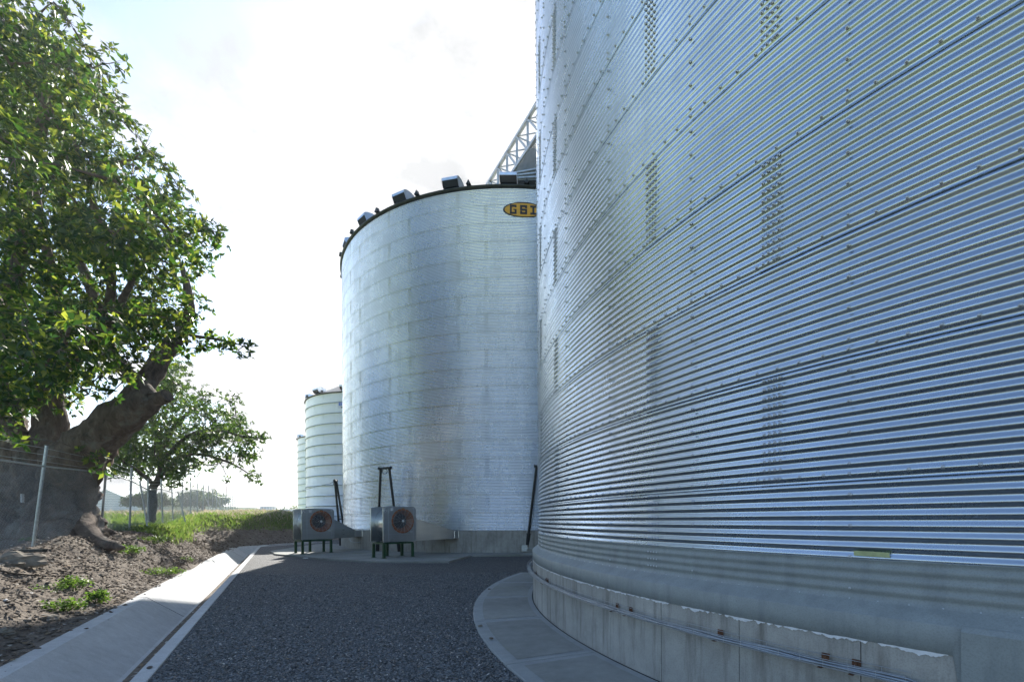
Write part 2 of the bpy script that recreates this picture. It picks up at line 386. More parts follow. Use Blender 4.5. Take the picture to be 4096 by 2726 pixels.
g = link('ground', np_mesh('ground', np.stack([XX, YY, ZZ], -1).reshape(-1, 3), Fq, True), None, MAT['field'], 'structure')
# near bank, fine grid in (along, across)
ta = np.concatenate([np.arange(-16, 2, .5), np.arange(2, 26, .11), np.arange(26, 46, .2), np.arange(46, 62, .6)])
qa = np.concatenate([np.arange(2.74, 6.2, .085), np.arange(6.2, 16.5, .30)])
TT, QA = np.meshgrid(ta, qa)
toe_shift = np.where(TT > 31.0, (31.0-TT)*.70*.86, 0)
QQ = QA + toe_shift*sstep(QA, 16, 10)
BX = -QQ/.860-.593*TT; BY = TT.copy()
BZ = terr(BX, BY)
flat = np.zeros(BX.size); bx, by, bz, bq = BX.ravel(), BY.ravel(), BZ.ravel(), QA.ravel()
for i in range(bx.size):
    e = bq[i]-2.88
    amp = .015+.05*min(1, max(0, e)*1.2)
    n1 = mnoise.fractal(Vector((bx[i]*.9, by[i]*.9, 3)), 1, 2, 5)*.16*min(1, max(e, 0))
    n2 = mnoise.fractal(Vector((bx[i]*4.3, by[i]*4.3, 1)), .8, 2, 3)*amp*.75
    flat[i] = n1+n2
# exposed roots hollow in the bank and dark gully
def bumpat(px_, py_, r, h):
    d2 = ((bx-px_)**2+(by-py_)**2)/(r*r); return h*np.exp(-d2)
bz = bz+flat+bumpat(-13.9, 16.5, 1.2, .28)+bumpat(-13.0, 16.0, .55, -.22)+bumpat(-17.2, 21.5, .8, -.2)+bumpat(-14.6, 12.9, 1.2, .15)
bz = np.where(bq < 2.79, -.03, np.where(bq < 2.98, bz*.6+.004, bz))
grass = np.clip(sstep(by, 16, 21)*sstep(bq, 3.4, 5.2)*1.1 + sstep(bq, 5.6, 7)*.9 - .65*np.exp(-((bx+16.5)**2+(by-16)**2)/16.) , 0, 1)
mound_face = sstep(by, 24, 28)*sstep(bq, 5.4, 3.8); grass = grass*(1-.75*mound_face)
idx = np.arange(BX.size).reshape(BX.shape)
Fq = np.stack([idx[:-1, :-1], idx[1:, :-1], idx[1:, 1:], idx[:-1, 1:]], -1).reshape(-1, 4)
me = np_mesh('dirt_bank', np.stack([bx, by, bz], -1), Fq, True)
ca = me.attributes.new('grass', 'FLOAT', 'POINT'); ca.data.foreach_set('value', grass.astype(np.float32))
bank = link('dirt_bank', me, None, MAT['ground'], 'structure')
def bank_z(X, Y):
    return float(terr(X, Y))+mnoise.fractal(Vector((X*.9, Y*.9, 3)), 1, 2, 5)*.16*min(1, max(q_of(X, Y)-2.88, 0))+.0
# gravel yard
gp = [(-1.45-.593*y, y) for y in (-16, 31.2)]
V = [(gp[0][0], gp[0][1], 0), (60, -16, 0), (60, 75, 0), (-9, 75, 0), (-18.6, 48, 0), (gp[1][0]+.35, 33.5, 0), (gp[1][0], gp[1][1], 0)]
link('gravel_yard', mesh('gravel_yard', V, [tuple(range(len(V)))]), None, MAT['gravel'], 'structure')
V = [(-19.9, 31.2, -.006), (-18.2, 31.2, -.006), (-9, 75, -.006), (-40, 75, -.006), (-26, 50, -.006), (-21.0, 34, -.006)]
link('back_yard', mesh('back_yard', V, [tuple(range(len(V)))]), None, MAT['gravel'], 'structure')
# loose stones on the near gravel, real geometry
def stones(n):
    base = np.array([(1, 0, 0), (.3, .95, 0), (-.8, .6, 0), (-.8, -.6, 0), (.3, -.95, 0), (.15, .1, .62), (-.2, -.15, .5)])
    fc = [(0, 1, 5), (1, 2, 5), (2, 6, 5), (2, 3, 6), (3, 4, 6), (4, 5, 6), (4, 0, 5)]
    Y = rng.power(1.25, n)*11+2.2; Y = 2.2+ (rng.random(n)**1.5)*13
    lo = -1.45-.593*Y+.02; hi = np.minimum(2.6, 12.165-np.sqrt(np.maximum(14.0**2-(Y-11.15)**2, 0)))-.0
    X = lo+rng.random(n)*(hi-lo)
    s = .007+.011*rng.random(n)**1.6
    a = rng.random(n)*6.283; ca_, sa_ = np.cos(a), np.sin(a)
    sx = s*(1+.5*rng.random(n)); sy = s*(.7+.4*rng.random(n)); sz = s*(.7+.5*rng.random(n))
    tilt = rng.normal(0, .35, (n, 2))
    B = base[None]*np.stack([sx, sy, sz], -1)[:, None, :]
    B = B+rng.normal(0, .12, B.shape)*s[:, None, None]
    x = B[..., 0]*ca_[:, None]-B[..., 1]*sa_[:, None]; y = B[..., 0]*sa_[:, None]+B[..., 1]*ca_[:, None]
    z = B[..., 2]+x*tilt[:, :1]+y*tilt[:, 1:]
    P = np.stack([x+X[:, None], y+Y[:, None], z+.002], -1).reshape(-1, 3)
    Fc = (np.array(fc)[None]+(np.arange(n)*7)[:, None, None]).reshape(-1, 3)
    return P, Fc
P, Fc = stones(85000)
link('gravel_stones', np_mesh('gravel_stones', P, Fc), None, MAT['stone'], 'stuff')
# ------------------------------------------------------------------ drainage channel (sweep with one bend)
path = [Vector((-1.45-.593*y, y)) for y in np.linspace(-16, 31.1, 28)]
dirn2 = Vector((.20, .98)).normalized(); last = path[-1]
path += [last+dirn2*s_ for s_ in (2, 4, 7)]
def sweep(prof, i0=0, i1=None):
    """prof: (offset to the left, z) list"""
    i1 = i1 or len(path); V = []; F = []; k = len(prof)
    for i in range(i0, i1):
        a = (path[i]-path[i-1]).normalized() if i > 0 else (path[1]-path[0]).normalized()
        b = (path[i+1]-path[i]).normalized() if i < len(path)-1 else a
        na = Vector((-a.y, a.x)); nb = Vector((-b.y, b.x)); n_ = (na+nb).normalized(); n_ = n_/max(.3, n_.dot(na))
        for (o, z) in prof: V.append((path[i].x+n_.x*o, path[i].y+n_.y*o, z))
    for i in range(i1-i0-1):
        for j in range(k-1): F.append((i*k+j, i*k+j+1, (i+1)*k+j+1, (i+1)*k+j))
    return V, F
ch = bpy.data.objects.new('drainage_channel', None); COL.objects.link(ch); ch['kind'] = 'structure'
def seg_mesh(name, prof, i0, i1, mat):
    V, F = sweep(prof, i0, i1); return link(name, mesh(name, V, F), ch, mat)
segs = list(range(0, len(path)-1, 2))
for i in segs:
    j = min(i+3, len(path))
    seg_mesh('lining_slab', [(.155, -.50), (.68, -.505), (.73, -.50), (1.365, -.012), (1.385, .004), (1.60, .012), (1.61, -.3)], i, j, MAT['conc_pale'])
for i in segs:
    j = min(i+3, len(path))
    seg_mesh('kerb', [(-.012, -.08), (-.008, .012), (.0, .018), (.145, .018), (.152, .010), (.155, -.52)], i, j, MAT['conc_pale'])
V, F = sweep([(.165, -.475), (.30, -.465), (.50, -.48), (.66, -.495)], 0, 29)
V = [(x, y, z+rough((x, y, 0), 1.3, .03)+.006) for x, y, z in V]
link('channel_silt', mesh('channel_silt', V, F, True), None, MAT['soil_clod'], 'stuff')
# expansion joints across the lining
mb = MB()
for y in (5.6, 11.3, 17.0, 22.7, 28.4):
    p0 = Vector((-1.45-.593*y, y)); n_ = Vector((-.8601, -.51))
    a = p0+n_*.73; b = p0+n_*1.375; c = p0+n_*1.59
    mb.bar((a.x, a.y, -.496), (b.x, b.y, -.002), .004, .006); mb.bar((b.x, b.y, .006), (c.x, c.y, .013), .004, .006)
mb.build('joint_line', MAT['asph'], ch)
# ------------------------------------------------------------------ corrugated silos
RING = .8988; RIBS = 12; PITCH = RING/RIBS; AMP = .0068; STEP = 6.47; SHEET = STEP*3
def sheet_mesh(name, Rr, span, ring, ribs, amp, nseg, per=8, lap=.55, tilt=.010, z0=-.03):
    prof = []
    pitch = ring/ribs; n = ribs*per
    zz_ = [z0+(ring+.012-z0)*i/n for i in range(n+1)]
    V = []; F = []
    cols = [0]+[i/nseg for i in range(nseg+1)]
    for ci, c in enumerate(cols):
        a = R_(c*(span+lap)); inset = .006 if ci == 0 else 0
        V.append(((Rr+amp*math.sin(2*math.pi*zz_[0]/pitch)-.006)*math.cos(a), (Rr+amp*math.sin(2*math.pi*zz_[0]/pitch)-.006)*math.sin(a), zz_[0]))
        for z in zz_:
            r = Rr+amp*math.sin(2*math.pi*z/pitch)+tilt*(1-(z-z0)/(ring-z0))+.0035*(1-c)-inset
            V.append((r*math.cos(a), r*math.sin(a), z))
    k = n+2
    for i in range(len(cols)-1):
        for j in range(k-1): F.append((i*k+j, (i+1)*k+j, (i+1)*k+j+1, i*k+j+1))
    me = mesh(name, V, F, True)
    nr_ = []
    for p in me.polygons:
        ii, jj = divmod(p.index, k-1)
        for vi in p.vertices:
            ci, rj = divmod(vi, k); a = math.atan2(V[vi][1], V[vi][0]); z = V[vi][2]
            if jj == 0: nr_.append((0, 0, -1)); continue
            if ii == 0: nr_.append((math.sin(a), -math.cos(a), 0)); continue
            dr = amp*2*math.pi/pitch*math.cos(2*math.pi*z/pitch)-tilt/(ring-z0)
            v = Vector((math.cos(a), math.sin(a), -dr)).normalized(); nr_.append(tuple(v))
    me.normals_split_custom_set(nr_)
    return me
def bolt_tpl(hi=True):
    V = []; F = []
    if hi:
        rings = [(.0160, 0), (.0160, .0045), (.0108, .005), (.0103, .014), (.0058, .018)]; n = 6
    else:
        rings = [(.015, 0), (.009, .010)]; n = 4
    for (r, h) in rings:
        for k in range(n):
            a = 2*math.pi*k/n; V.append((h, r*math.cos(a), r*math.sin(a)))
    for i in range(len(rings)-1):
        for k in range(n):
            j = (k+1) % n; F.append((i*n+k, i*n+j, (i+1)*n+j, (i+1)*n+k))
    F4 = F; top = len(rings)-1
    if n == 4: F4 = F+[(top*4, top*4+1, top*4+2, top*4+3)]
    else: F4 = F+[(top*6, top*6+1, top*6+2, top*6+3), (top*6, top*6+3, top*6+4, top*6+5)]
    return np.array(V), np.array(F4)
def bolts_mesh(name, pts, hi):
    """pts: (deg, r, z) in the silo frame"""
    V0, F0 = bolt_tpl(hi); P = np.array(pts)+np.array([0, .004, 0]); a = np.radians(P[:, 0]); c, s = np.cos(a), np.sin(a)
    x = P[:, 1:2]+V0[None, :, 0]; y = np.broadcast_to(V0[None, :, 1], x.shape); z = P[:, 2:3]+V0[None, :, 2]
    V = np.stack([x*c[:, None]-y*s[:, None], x*s[:, None]+y*c[:, None], z], -1).reshape(-1, 3)
    F = (F0[None]+(np.arange(len(P))*len(V0))[:, None, None]).reshape(-1, 4)
    return np_mesh(name, V, F)
def shell(mb_or_none, Rr, a0, a1, z0, z1, ribs_pitch, amp, n):
    nz_ = max(2, int((z1-z0)/ribs_pitch*4)); zs_ = np.linspace(z0, z1, nz_+1); an = np.radians(np.linspace(a0, a1, n+1))
    r = Rr+amp*np.sin(2*np.pi*(zs_-z0)/ribs_pitch)
    V = np.stack([np.cos(an)[:, None]*r[None], np.sin(an)[:, None]*r[None], np.broadcast_to(zs_[None], (n+1, nz_+1))], -1).reshape(-1, 3)
    idx = np.arange((n+1)*(nz_+1)).reshape(n+1, nz_+1)
    F = np.stack([idx[:-1, :-1], idx[1:, :-1], idx[1:, 1:], idx[:-1, 1:]], -1).reshape(-1, 4)
    return np_mesh('wall_shell', V, F, True)
def silo(label, C, Rr, z_base, seam0, nrings, odd0, even0, a_lo, a_hi, mat, hi, near_bolts=0, ring=RING, ribs=RIBS, amp=AMP, span=SHEET, step=STEP, nseg=10, per=8, rings_from=-1, boltmat='bolt', stiff0=None, seam_n=8, tilt=.012):
    root = thing('grain_silo', label, 'grain silo', (C[0], C[1], 0))
    me = sheet_mesh('wall_sheet', Rr, span, ring, ribs, amp, nseg, per, tilt=tilt)
    me.materials.append(mat); bpts = []
    pitch = ring/ribs; eave = seam0+ring*nrings
    lo_all, hi_all = None, None
    for k in range(rings_from, nrings):
        zb = seam0+k*ring; base = odd0 if (k % 2) else even0
        js = [base+span*m for m in range(-12, 14)]
        js = [j for j in js if j+span > a_lo and j < a_hi]
        lo_all = max(lo_all, js[0]) if lo_all is not None else js[0]; hi_all = min(hi_all, js[-1]+span) if hi_all is not None else js[-1]+span
        for j in js:
            o = bpy.data.objects.new('wall_sheet', me); COL.objects.link(o); o.parent = root
            o.location = (0, 0, zb); o.rotation_euler = (0, 0, R_(j))
            sc = Rr/RS
            for rb in range(ribs):
                zc = zb+(rb+.25)*pitch
                for c_ in range(4): bpts.append((j+(.17+.21*c_)/sc, Rr+amp+.0065, zc))
        # stiffener bolts every three ribs
        st = [stiff0+step*m for m in range(-30, 50)]
        for s_ in st:
            if a_lo-2 < s_ < a_hi+2:
                for rb in range(1, ribs, 3): bpts.append((s_, Rr+amp+.005, zb+(rb+.25)*pitch))
                for m in range(seam_n): bpts.append((s_+step*m/seam_n, Rr+amp+.0075, zb+.25*pitch-.0))
    # the rest of the wall, turned away from view
    a0, a1 = hi_all-.3, lo_all+360+.3
    link('wall_shell', shell(None, Rr-.003, a0, a1, seam0+rings_from*ring, eave, pitch, amp, 90), root, mat)
    bp = np.array(bpts)
    if near_bolts:
        P3 = np.stack([C[0]+bp[:, 1]*np.cos(np.radians(bp[:, 0])), C[1]+bp[:, 1]*np.sin(np.radians(bp[:, 0])), bp[:, 2]], -1)
        d = np.linalg.norm(P3-np.array([0, 0, EYE]), axis=1)
        ax = P3[:, 0]/np.maximum(P3[:, 1], .1); ay = (P3[:, 2]-EYE)/np.maximum(P3[:, 1], .1)
        vis = (P3[:, 1] > .3) & (ax < .99) & (ay < 1.12) & (ay > -.35)
        order = np.argsort(np.where(vis, d, 1e9))[:near_bolts]
        V0, F0 = bolt_tpl(True); bm_ = np_mesh('bolt', V0, F0); bm_.materials.append(MAT[boltmat])
        for i in order:
            o = bpy.data.objects.new('bolt', bm_); COL.objects.link(o); o.parent = root
            a = R_(bp[i, 0]); o.location = (bp[i, 1]*math.cos(a), bp[i, 1]*math.sin(a), bp[i, 2]); o.rotation_euler = (0, 0, a)
        keep = np.ones(len(bp), bool); keep[order] = False; bp = bp[keep]
    link('bolt_rows', bolts_mesh('bolt_rows', bp, hi), root, MAT[boltmat], 'stuff')
    # roof, eave trim, roof ribs
    pk = Rr*.575
    mb = MB().lathe([(Rr+.12, eave-.02), (Rr*.5, eave+.05+pk*.5), (1.1, eave+pk*.93), (1.1, eave+pk*.93+.5), (.9, eave+pk*.93+.62), (0.01, eave+pk+.55)], 72)
    mb.build('roof', MAT['roof'], root)
    mb = MB().lathe([(Rr+.02, eave-.10), (Rr+.03, eave-.10), (Rr+.12, eave-.03), (Rr+.13, eave+.02), (Rr+.08, eave+.04), (Rr+.02, eave-.02)], 96)
    mb.build('eave_trim', MAT['eave'], root)
    clip = MB().box((0, 0, 0), (.30, .05, .06)).add([(-.05, -.12, .02), (.16, -.12, .02), (.16, .12, .02), (-.05, .12, .02), (-.05, 0, .28), (.13, 0, .26)], [(0, 1, 5, 4), (2, 3, 4, 5), (1, 2, 5), (3, 0, 4)])
    cme = mesh('roof_rib_clip', clip.V, clip.F); cme.materials.append(MAT['eave'])
    for k in range(int(a_lo//step)-1, int(a_hi//step)+2):
        a = (stiff0 if stiff0 else 0) % step + k*step
        if k % 2: continue
        o = bpy.data.objects.new('roof_rib_clip', cme); COL.objects.link(o); o.parent = root
        o.location = ((Rr+.06)*math.cos(R_(a)), (Rr+.06)*math.sin(R_(a)), eave+.05); o.rotation_euler = (0, 0, R_(a))
    return root, eave
def vents(root, Rr, eave, angs, w=1.0):
    for a in angs:
        # hooded vent: curved top sheet, dark mouth looking outwards and down
        n = 8; V = []; F = []
        prof = [(-.62, -.25), (-.60, .12), (-.48, .36), (-.25, .50), (.05, .55), (.34, .50), (.53, .42), (.60, .34), (.585, .20)]
        for sgn in (-1, 1):
            for (x, z) in prof: V.append((x, sgn*w/2, z))
        k = len(prof)
        for i in range(k-1): F.append((i, i+1, k+i+1, k+i))
        F.append(tuple(range(k))[::-1]+()); F.append(tuple(range(k, 2*k)))
        # close sides down to the roof
        b = len(V); V += [(.42, -w/2, -.12), (.42, w/2, -.12), (-.62, -w/2, -.25), (-.62, w/2, -.25)]
        F += [(k-1, 0, b+2, b), (2*k-1, b+1, b+3, k)]
        me = mesh('roof_vent', V, F)
        o = link('roof_vent', me, root, MAT['hood']); rr = Rr-.45
        o.location = (rr*math.cos(R_(a)), rr*math.sin(R_(a)), eave+.36); o.rotation_euler = (0, 0, R_(a)); o.scale = (.85, 1, .82)
        m = MB().add([(.575, -w/2+.02, .22), (.575, w/2-.02, .22), (.41, w/2-.02, -.13), (.41, -w/2+.02, -.13)], [(0, 1, 2, 3)])
        m.add([(.55, -w/2+.02, .35), (.55, w/2-.02, .35), (-.2, w/2-.02, -.1), (-.2, -w/2+.02, -.1)], [(0, 1, 2, 3)])
        p = m.build('vent_mouth', MAT['dark'], o)
silo1, eave1 = silo('huge corrugated galvanised grain silo filling the right side, closest to the camera', C1, RS, 0, 2.0, 18, 207.9, 214.37, 170, 246, MAT['galv'], True, 280, stiff0=217.5, nseg=14, per=10)
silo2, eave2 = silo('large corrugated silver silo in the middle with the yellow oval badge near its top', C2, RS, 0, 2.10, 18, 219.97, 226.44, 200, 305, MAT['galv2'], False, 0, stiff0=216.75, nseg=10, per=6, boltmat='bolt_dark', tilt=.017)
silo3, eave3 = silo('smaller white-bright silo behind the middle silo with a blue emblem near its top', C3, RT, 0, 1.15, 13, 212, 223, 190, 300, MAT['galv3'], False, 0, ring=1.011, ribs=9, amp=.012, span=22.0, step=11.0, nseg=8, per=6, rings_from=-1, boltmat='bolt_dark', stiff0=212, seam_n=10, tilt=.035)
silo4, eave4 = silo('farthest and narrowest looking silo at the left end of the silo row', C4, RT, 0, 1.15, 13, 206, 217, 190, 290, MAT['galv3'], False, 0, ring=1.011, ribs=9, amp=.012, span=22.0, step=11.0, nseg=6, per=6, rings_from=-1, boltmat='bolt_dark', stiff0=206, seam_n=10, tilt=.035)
for s_i, sil in ((0, silo3), (1, silo4)):
    for k in range(0, 13):
        MB().lathe([(RT+.02, -.028), (RT+.08, -.028), (RT+.08, .028), (RT+.02, .028)], 72, (0, 0, 1.15+1.011*k)).build('wind_ring', MAT['ring'], sil)
vents(silo2, RS, eave2, [270.8, 257.3, 243.1, 228.0, 213.5, 284.5, 298], .86)
vents(silo3, RT, eave3, [208, 236, 264, 292], 1.0); vents(silo4, RT, eave4, [210, 245, 280], 1.0)
# second-row silo hidden behind the near one (shades the yard)
# ---- silo 1 foundation: formwork bays as separate panels
def ring_panel(name, r0, r1, z0, z1, a0, a1, n, mat, root, gap=.0, top_bev=0):
    V = []; F = []
    prof = [(r0, z0), (r1, z0), (r1, z1-top_bev), (r1-top_bev, z1), (r0, z1)]
    for i in range(n+1):
        a = R_(a0+gap+(a1-a0-2*gap)*i/n)
        for (r, z) in prof: V.append((r*math.cos(a), r*math.sin(a), z))
    k = len(prof)
    for i in range(n):
        for j in range(k):
            jj = (j+1) % k; F.append((i*k+j, (i+1)*k+j, (i+1)*k+jj, i*k+jj))
    F.append(tuple(range(k))); F.append(tuple(range(n*k, n*k+k))[::-1])
    return link(name, mesh(name, V, F), root, mat)
a = 176.0-4.2*2
def foundation(root, r, ztop, a_from, a_to, stepa, start, mat, core=True):
    a = start-stepa*math.ceil((start-a_from)/stepa)
    while a < a_to:
        ring_panel('foundation_panel', r-.5, r+random.uniform(-.003, .003), -.2, ztop, a, a+stepa, 3, mat, root, .018, .01); a += stepa
    MB().lathe([(r-.55, ztop-.01), (r-.012, ztop-.01), (r-.012, -.3)], 96).build('foundation_core', mat, root)
foundation(silo1, RF, 1.035, 170, 246, 4.2, 197.0, MAT['conc'])
for o in [o for o in bpy.data.objects if o.parent == silo1 and o.name.startswith('foundation_panel')]: pass
foundation(silo2, RF, 1.15, 195, 305, 5.2, 250, MAT['conc'])
for r_, s_ in ((RT, silo3), (RT, silo4)):
    MB().lathe([(r_-.3, 1.2), (r_+.12, 1.2), (r_+.12, -.3)], 64).build('foundation', MAT['conc'], s_)
# silo 1 sealant coat: down the face, over the ledge, up over the lowest ribs
def coat():
    n = 1100; a0, a1 = 170., 246.
    V = []; F = []; zt = np.linspace(1.155, 1.425, 26)
    k = None
    for i in range(n+1):
        deg = a0+(a1-a0)*i/n; a = R_(deg)
        jag = .005*mnoise.fractal(Vector((deg*2.3, 0, 0)), .9, 2, 6)
        drop = 1.4*sstep(deg, 220.25, 220.45)              # past here the paint runs to the ground on the pier
        zlo = .862+jag-float(drop)*.6
        top = 1.41+.008*mnoise.noise(Vector((deg*.8, 4, 0)))
        prof = [(RF+.001, zlo), (RF+.005, zlo+.002), (RF+.006, .95), (RF+.005, 1.036), (RF+.001, 1.042), (RF-.006, 1.045), (RS+.05, 1.112), (RS+.034, 1.12), (RS+.022, 1.14)]
        for z in zt:
            z_ = min(z, top); prof.append((RS+.019+AMP*.9*math.sin(2*math.pi*(z_-2.0)/PITCH), z_))
        prof.append((RS+.006, top+.001))
        for (r, z) in prof: V.append((r*math.cos(a), r*math.sin(a), z))
        k = len(prof)
    for i in range(n):
        for j in range(k-1): F.append((i*k+j, (i+1)*k+j, (i+1)*k+j+1, i*k+j+1))
    me = mesh('sealant_coat', V, F, True)
    return link('sealant_coat', me, silo1, MAT['coat'])
coat()
# ragged flakes of white undercoat below the sealant
V = []; F = []
n = 2600
for i in range(n):
    d0 = 170+76*i/n; d1 = 170+76*(i+1)/n
    f0 = mnoise.fractal(Vector((d0*3.3, 9, 0)), .8, 2, 5); f1 = mnoise.fractal(Vector((d1*3.3, 9, 0)), .8, 2, 5)
    j0 = .005*mnoise.fractal(Vector((d0*2.3, 0, 0)), .9, 2, 6); j1 = .005*mnoise.fractal(Vector((d1*2.3, 0, 0)), .9, 2, 6)
    w0 = max(0, .011+.022*f0+.024*mnoise.noise(Vector((d0*.9, 3, 0)))); w1 = max(0, .011+.022*f1+.024*mnoise.noise(Vector((d1*.9, 3, 0))))
    if (w0 < .003 and w1 < .003) or d0 > 220.2: continue
    b = len(V); r = RF+.0045
    for (d, j, w) in ((d0, j0, w0), (d1, j1, w1)):
        a = R_(d)
        V += [(r*math.cos(a), r*math.sin(a), .866+j), (r*math.cos(a), r*math.sin(a), .862+j-w)]
    F.append((b, b+2, b+3, b+1))
link('white_paint_edge', mesh('white_paint_edge', V, F), silo1, MAT['white_flake'], 'stuff')
# painted pier at the right edge of the frame
mb = MB()
for (z0, z1, r1, bev) in ((-.05, 1.05, RF+.035, .03),):
    o = ring_panel('painted_pier', RF-.3, r1, z0, z1, 220.42, 226, 8, MAT['coat'], silo1, 0, bev)
mb = MB(); p0 = on_circle((0, 0), RF+.05, 221.45); q0 = on_circle((0, 0), RF+.28, 222.6)
mb.box((p0.x, p0.y, .46), (.10, .9, .98), Matrix.Rotation(R_(221.45+8), 3, 'Z'), .02)
# masking tape scrap
V = []; F = []
for i in range(9):
    a = R_(217.62+.95*i/8*1.05)
    for z, r in ((1.432, RS+.0185), (1.452, RS+.0215), (1.467, RS+.0235)): V.append((r*math.cos(a), r*math.sin(a), z-(.004*i/8)))
for i in range(8):
    for j in range(2): F.append((i*3+j, i*3+3+j, i*3+4+j, i*3+1+j))
link('masking_tape', mesh('masking_tape', V, F, True), silo1, MAT['tape'])
# ---- sidewalk ring around silo 1
sw = bpy.data.objects.new('sidewalk', None); COL.objects.link(sw); sw['kind'] = 'structure'; sw.location = (C1[0], C1[1], 0)
RO = 14.03
def edge(deg): return RO+.012*mnoise.fractal(Vector((deg*1.2, 2, 0)), 1, 2, 4)
j0 = 184.1-9.95*2; nsl = 9
for s_ in range(nsl):
    a0 = j0+9.95*s_; a1 = a0+9.95; g_ = .03
    n = 14; V = []; F = []
    for i in range(n+1):
        d = a0+g_+(a1-a0-2*g_)*i/n; a = R_(d); re = edge(d)
        prof = [(RF+.01, -.1), (RF+.01, .042), (re-.01, .032), (re, .022), (re+.004, -.1)]
        for (r, z) in prof: V.append((r*math.cos(a), r*math.sin(a), z))
    for i in range(n):
        for j in range(4): F.append((i*5+j, i*5+j+1, (i+1)*5+j+1, (i+1)*5+j))
    F.append(tuple(range(5))); F.append(tuple(range(n*5, n*5+5))[::-1])
    sb = link('slab', mesh('slab', V, F), sw, MAT['conc_trowel'])
    # broom finished field inside the smooth trowelled border
    V = []; F = []
    for i in range(n+1):
        d = a0+.55+(a1-a0-1.1)*i/n; a = R_(d)
        for r, t_ in ((RF+.12, .042), (RO-.17, .034)): V.append((r*math.cos(a), r*math.sin(a), t_+.004))
    for i in range(n): F.append((i*2, i*2+1, i*2+3, i*2+2))
    link('broom_finish', mesh('broom_finish', V, F), sb, MAT['conc_slab'])
MB().lathe([(RF+.006, .0), (RF+.012, .047), (RF+.022, .047), (RF+.03, .0)], 120, a0=164, a1=254).build('sealed_joint', MAT['asph'], sw)
MB().lathe([(RF+.0, -.06), (RO-.02, -.06), (RO-.02, -.2)], 100, a0=250, a1=524).build('slab_rest', MAT['conc_slab'], sw)
# ---- pad and sidewalk around silo 2
pad = [(-15.91, 25.65), (-14.23, 23.38), (-10.38, 20.38), (-7.66, 18.88), (-4.48, 18.65), (-4.29+.1, 21.67), (-1.42, 22.04)]
ps = bpy.data.objects.new('fan_pad', None); COL.objects.link(ps); ps['kind'] = 'structure'
ring_o = [tuple(on_circle(C2, 14.15, a_)[:2]) for a_ in range(276, 345, 5)]
ring_o = [pad[-1]]+ring_o
inner = [tuple(on_circle(C2, 12.6, a_)[:2]) for a_ in range(340, 194, -4)]
leftback = [(-16.3, 27.9), (-17.2, 33.0)]
poly = [Vector((x, y)) for x, y in pad]+[Vector(p) for p in ring_o[1:]]+[Vector(p) for p in inner]+[Vector(p) for p in leftback[::-1]]
m_ = MB(); V = [(p.x, p.y, .075) for p in poly]; k = len(V); V2 = [(p.x, p.y, -.05) for p in poly]
m_.add(V+V2, [tuple(range(k))]+[(i, i+k, (i+1) % k+k, (i+1) % k) for i in range(k)])
po = m_.build('concrete_pad', MAT['conc_slab'], ps)
import bmesh
bmm = bmesh.new(); bmm.from_mesh(po.data); bmesh.ops.triangulate(bmm, faces=[f_ for f_ in bmm.faces if len(f_.verts) > 4]); bmm.to_mesh(po.data); bmm.free()
mb = MB()
for a_, b_ in (((-10.38, 20.38), (-7.6, 24.3)), ((-13.0, 22.45), (-10.9, 25.6)), ((-4.3, 21.6), (-4.3, 23.35)), ((-4.48, 18.75), (-4.25, 21.6))):
    mb.bar((*a_, .076), (*b_, .076), .012, .004)
mb.build('pad_joint', MAT['asph'], ps)
# ------------------------------------------------------------------ wire basket cable tray round silo 1
tray = thing('cable_tray', 'wire basket cable tray curving round the concrete base of the nearest silo', 'cable tray', (C1[0], C1[1], .66))
def arc(r, z, a0, a1, n): return [(r*math.cos(R_(a0+(a1-a0)*i/n)), r*math.sin(R_(a0+(a1-a0)*i/n)), z) for i in range(n+1)]
TA0, TA1 = 172.5, 219.3
mb = MB()
for (dr, dz) in ((.02, .055), (.02, .0), (.055, -.012), (.10, -.012), (.125, 0), (.125, .05)): mb.tube(arc(RF+dr, dz, TA0, TA1, 120), .0020, 4, False)
mb.build('tray_rail', MAT['wire'], tray)
hoop = MB().tube([(.018, 0, .055), (.018, 0, 0), (.055, 0, -.014), (.10, 0, -.014), (.127, 0, 0), (.127, 0, .05)], .0018, 4, False)
hme = mesh('tray_hoop', hoop.V, hoop.F); hme.materials.append(MAT['wire'])
hang = np.arange(TA0, TA1, .72)
for a_ in hang:
    o = bpy.data.objects.new('tray_hoop', hme); COL.objects.link(o); o.parent = tray
    o.location = (RF*math.cos(R_(a_)), RF*math.sin(R_(a_)), 0); o.rotation_euler = (0, 0, R_(a_))
for dr, dz, rr in ((.05, .004, .010), (.075, .004, .012), (.10, .003, .009), (.07, .022, .008)):
    pts = [(p[0], p[1], p[2]+.004*math.sin(i*.7+dr*90)) for i, p in enumerate(arc(RF+dr, dz, TA0, TA1, 120))]
    e = on_circle((0, 0), RF+dr+.05, TA1+1.2); e2 = on_circle((0, 0), RF+dr+.02, TA1+2.2)
    pts += [(e.x, e.y, dz-.05), (e2.x, e2.y, dz-.22), (e2.x*.999, e2.y*.999, -.66)]
    MB().tube(pts, rr, 8).build('cable', MAT['cable'], tray)
for a_ in (189.9, 194.6, 195.1, 206.2, 207.4, 213.0, 217.0, 217.9):
    m = Matrix.Rotation(R_(a_), 3, 'Z'); p = on_circle((0, 0), RF+.012, a_)
    mb = MB().box((p.x, p.y, .035), (.008, .055, .06), m, .002); p = on_circle((0, 0), RF+.06, a_); mb.box((p.x, p.y, -.02), (.11, .03, .004), m)
    p = on_circle((0, 0), RF+.02, a_); mb.box((p.x, p.y, .04), (.012, .018, .018), m); mb.build('bracket', MAT['rust'], tray)
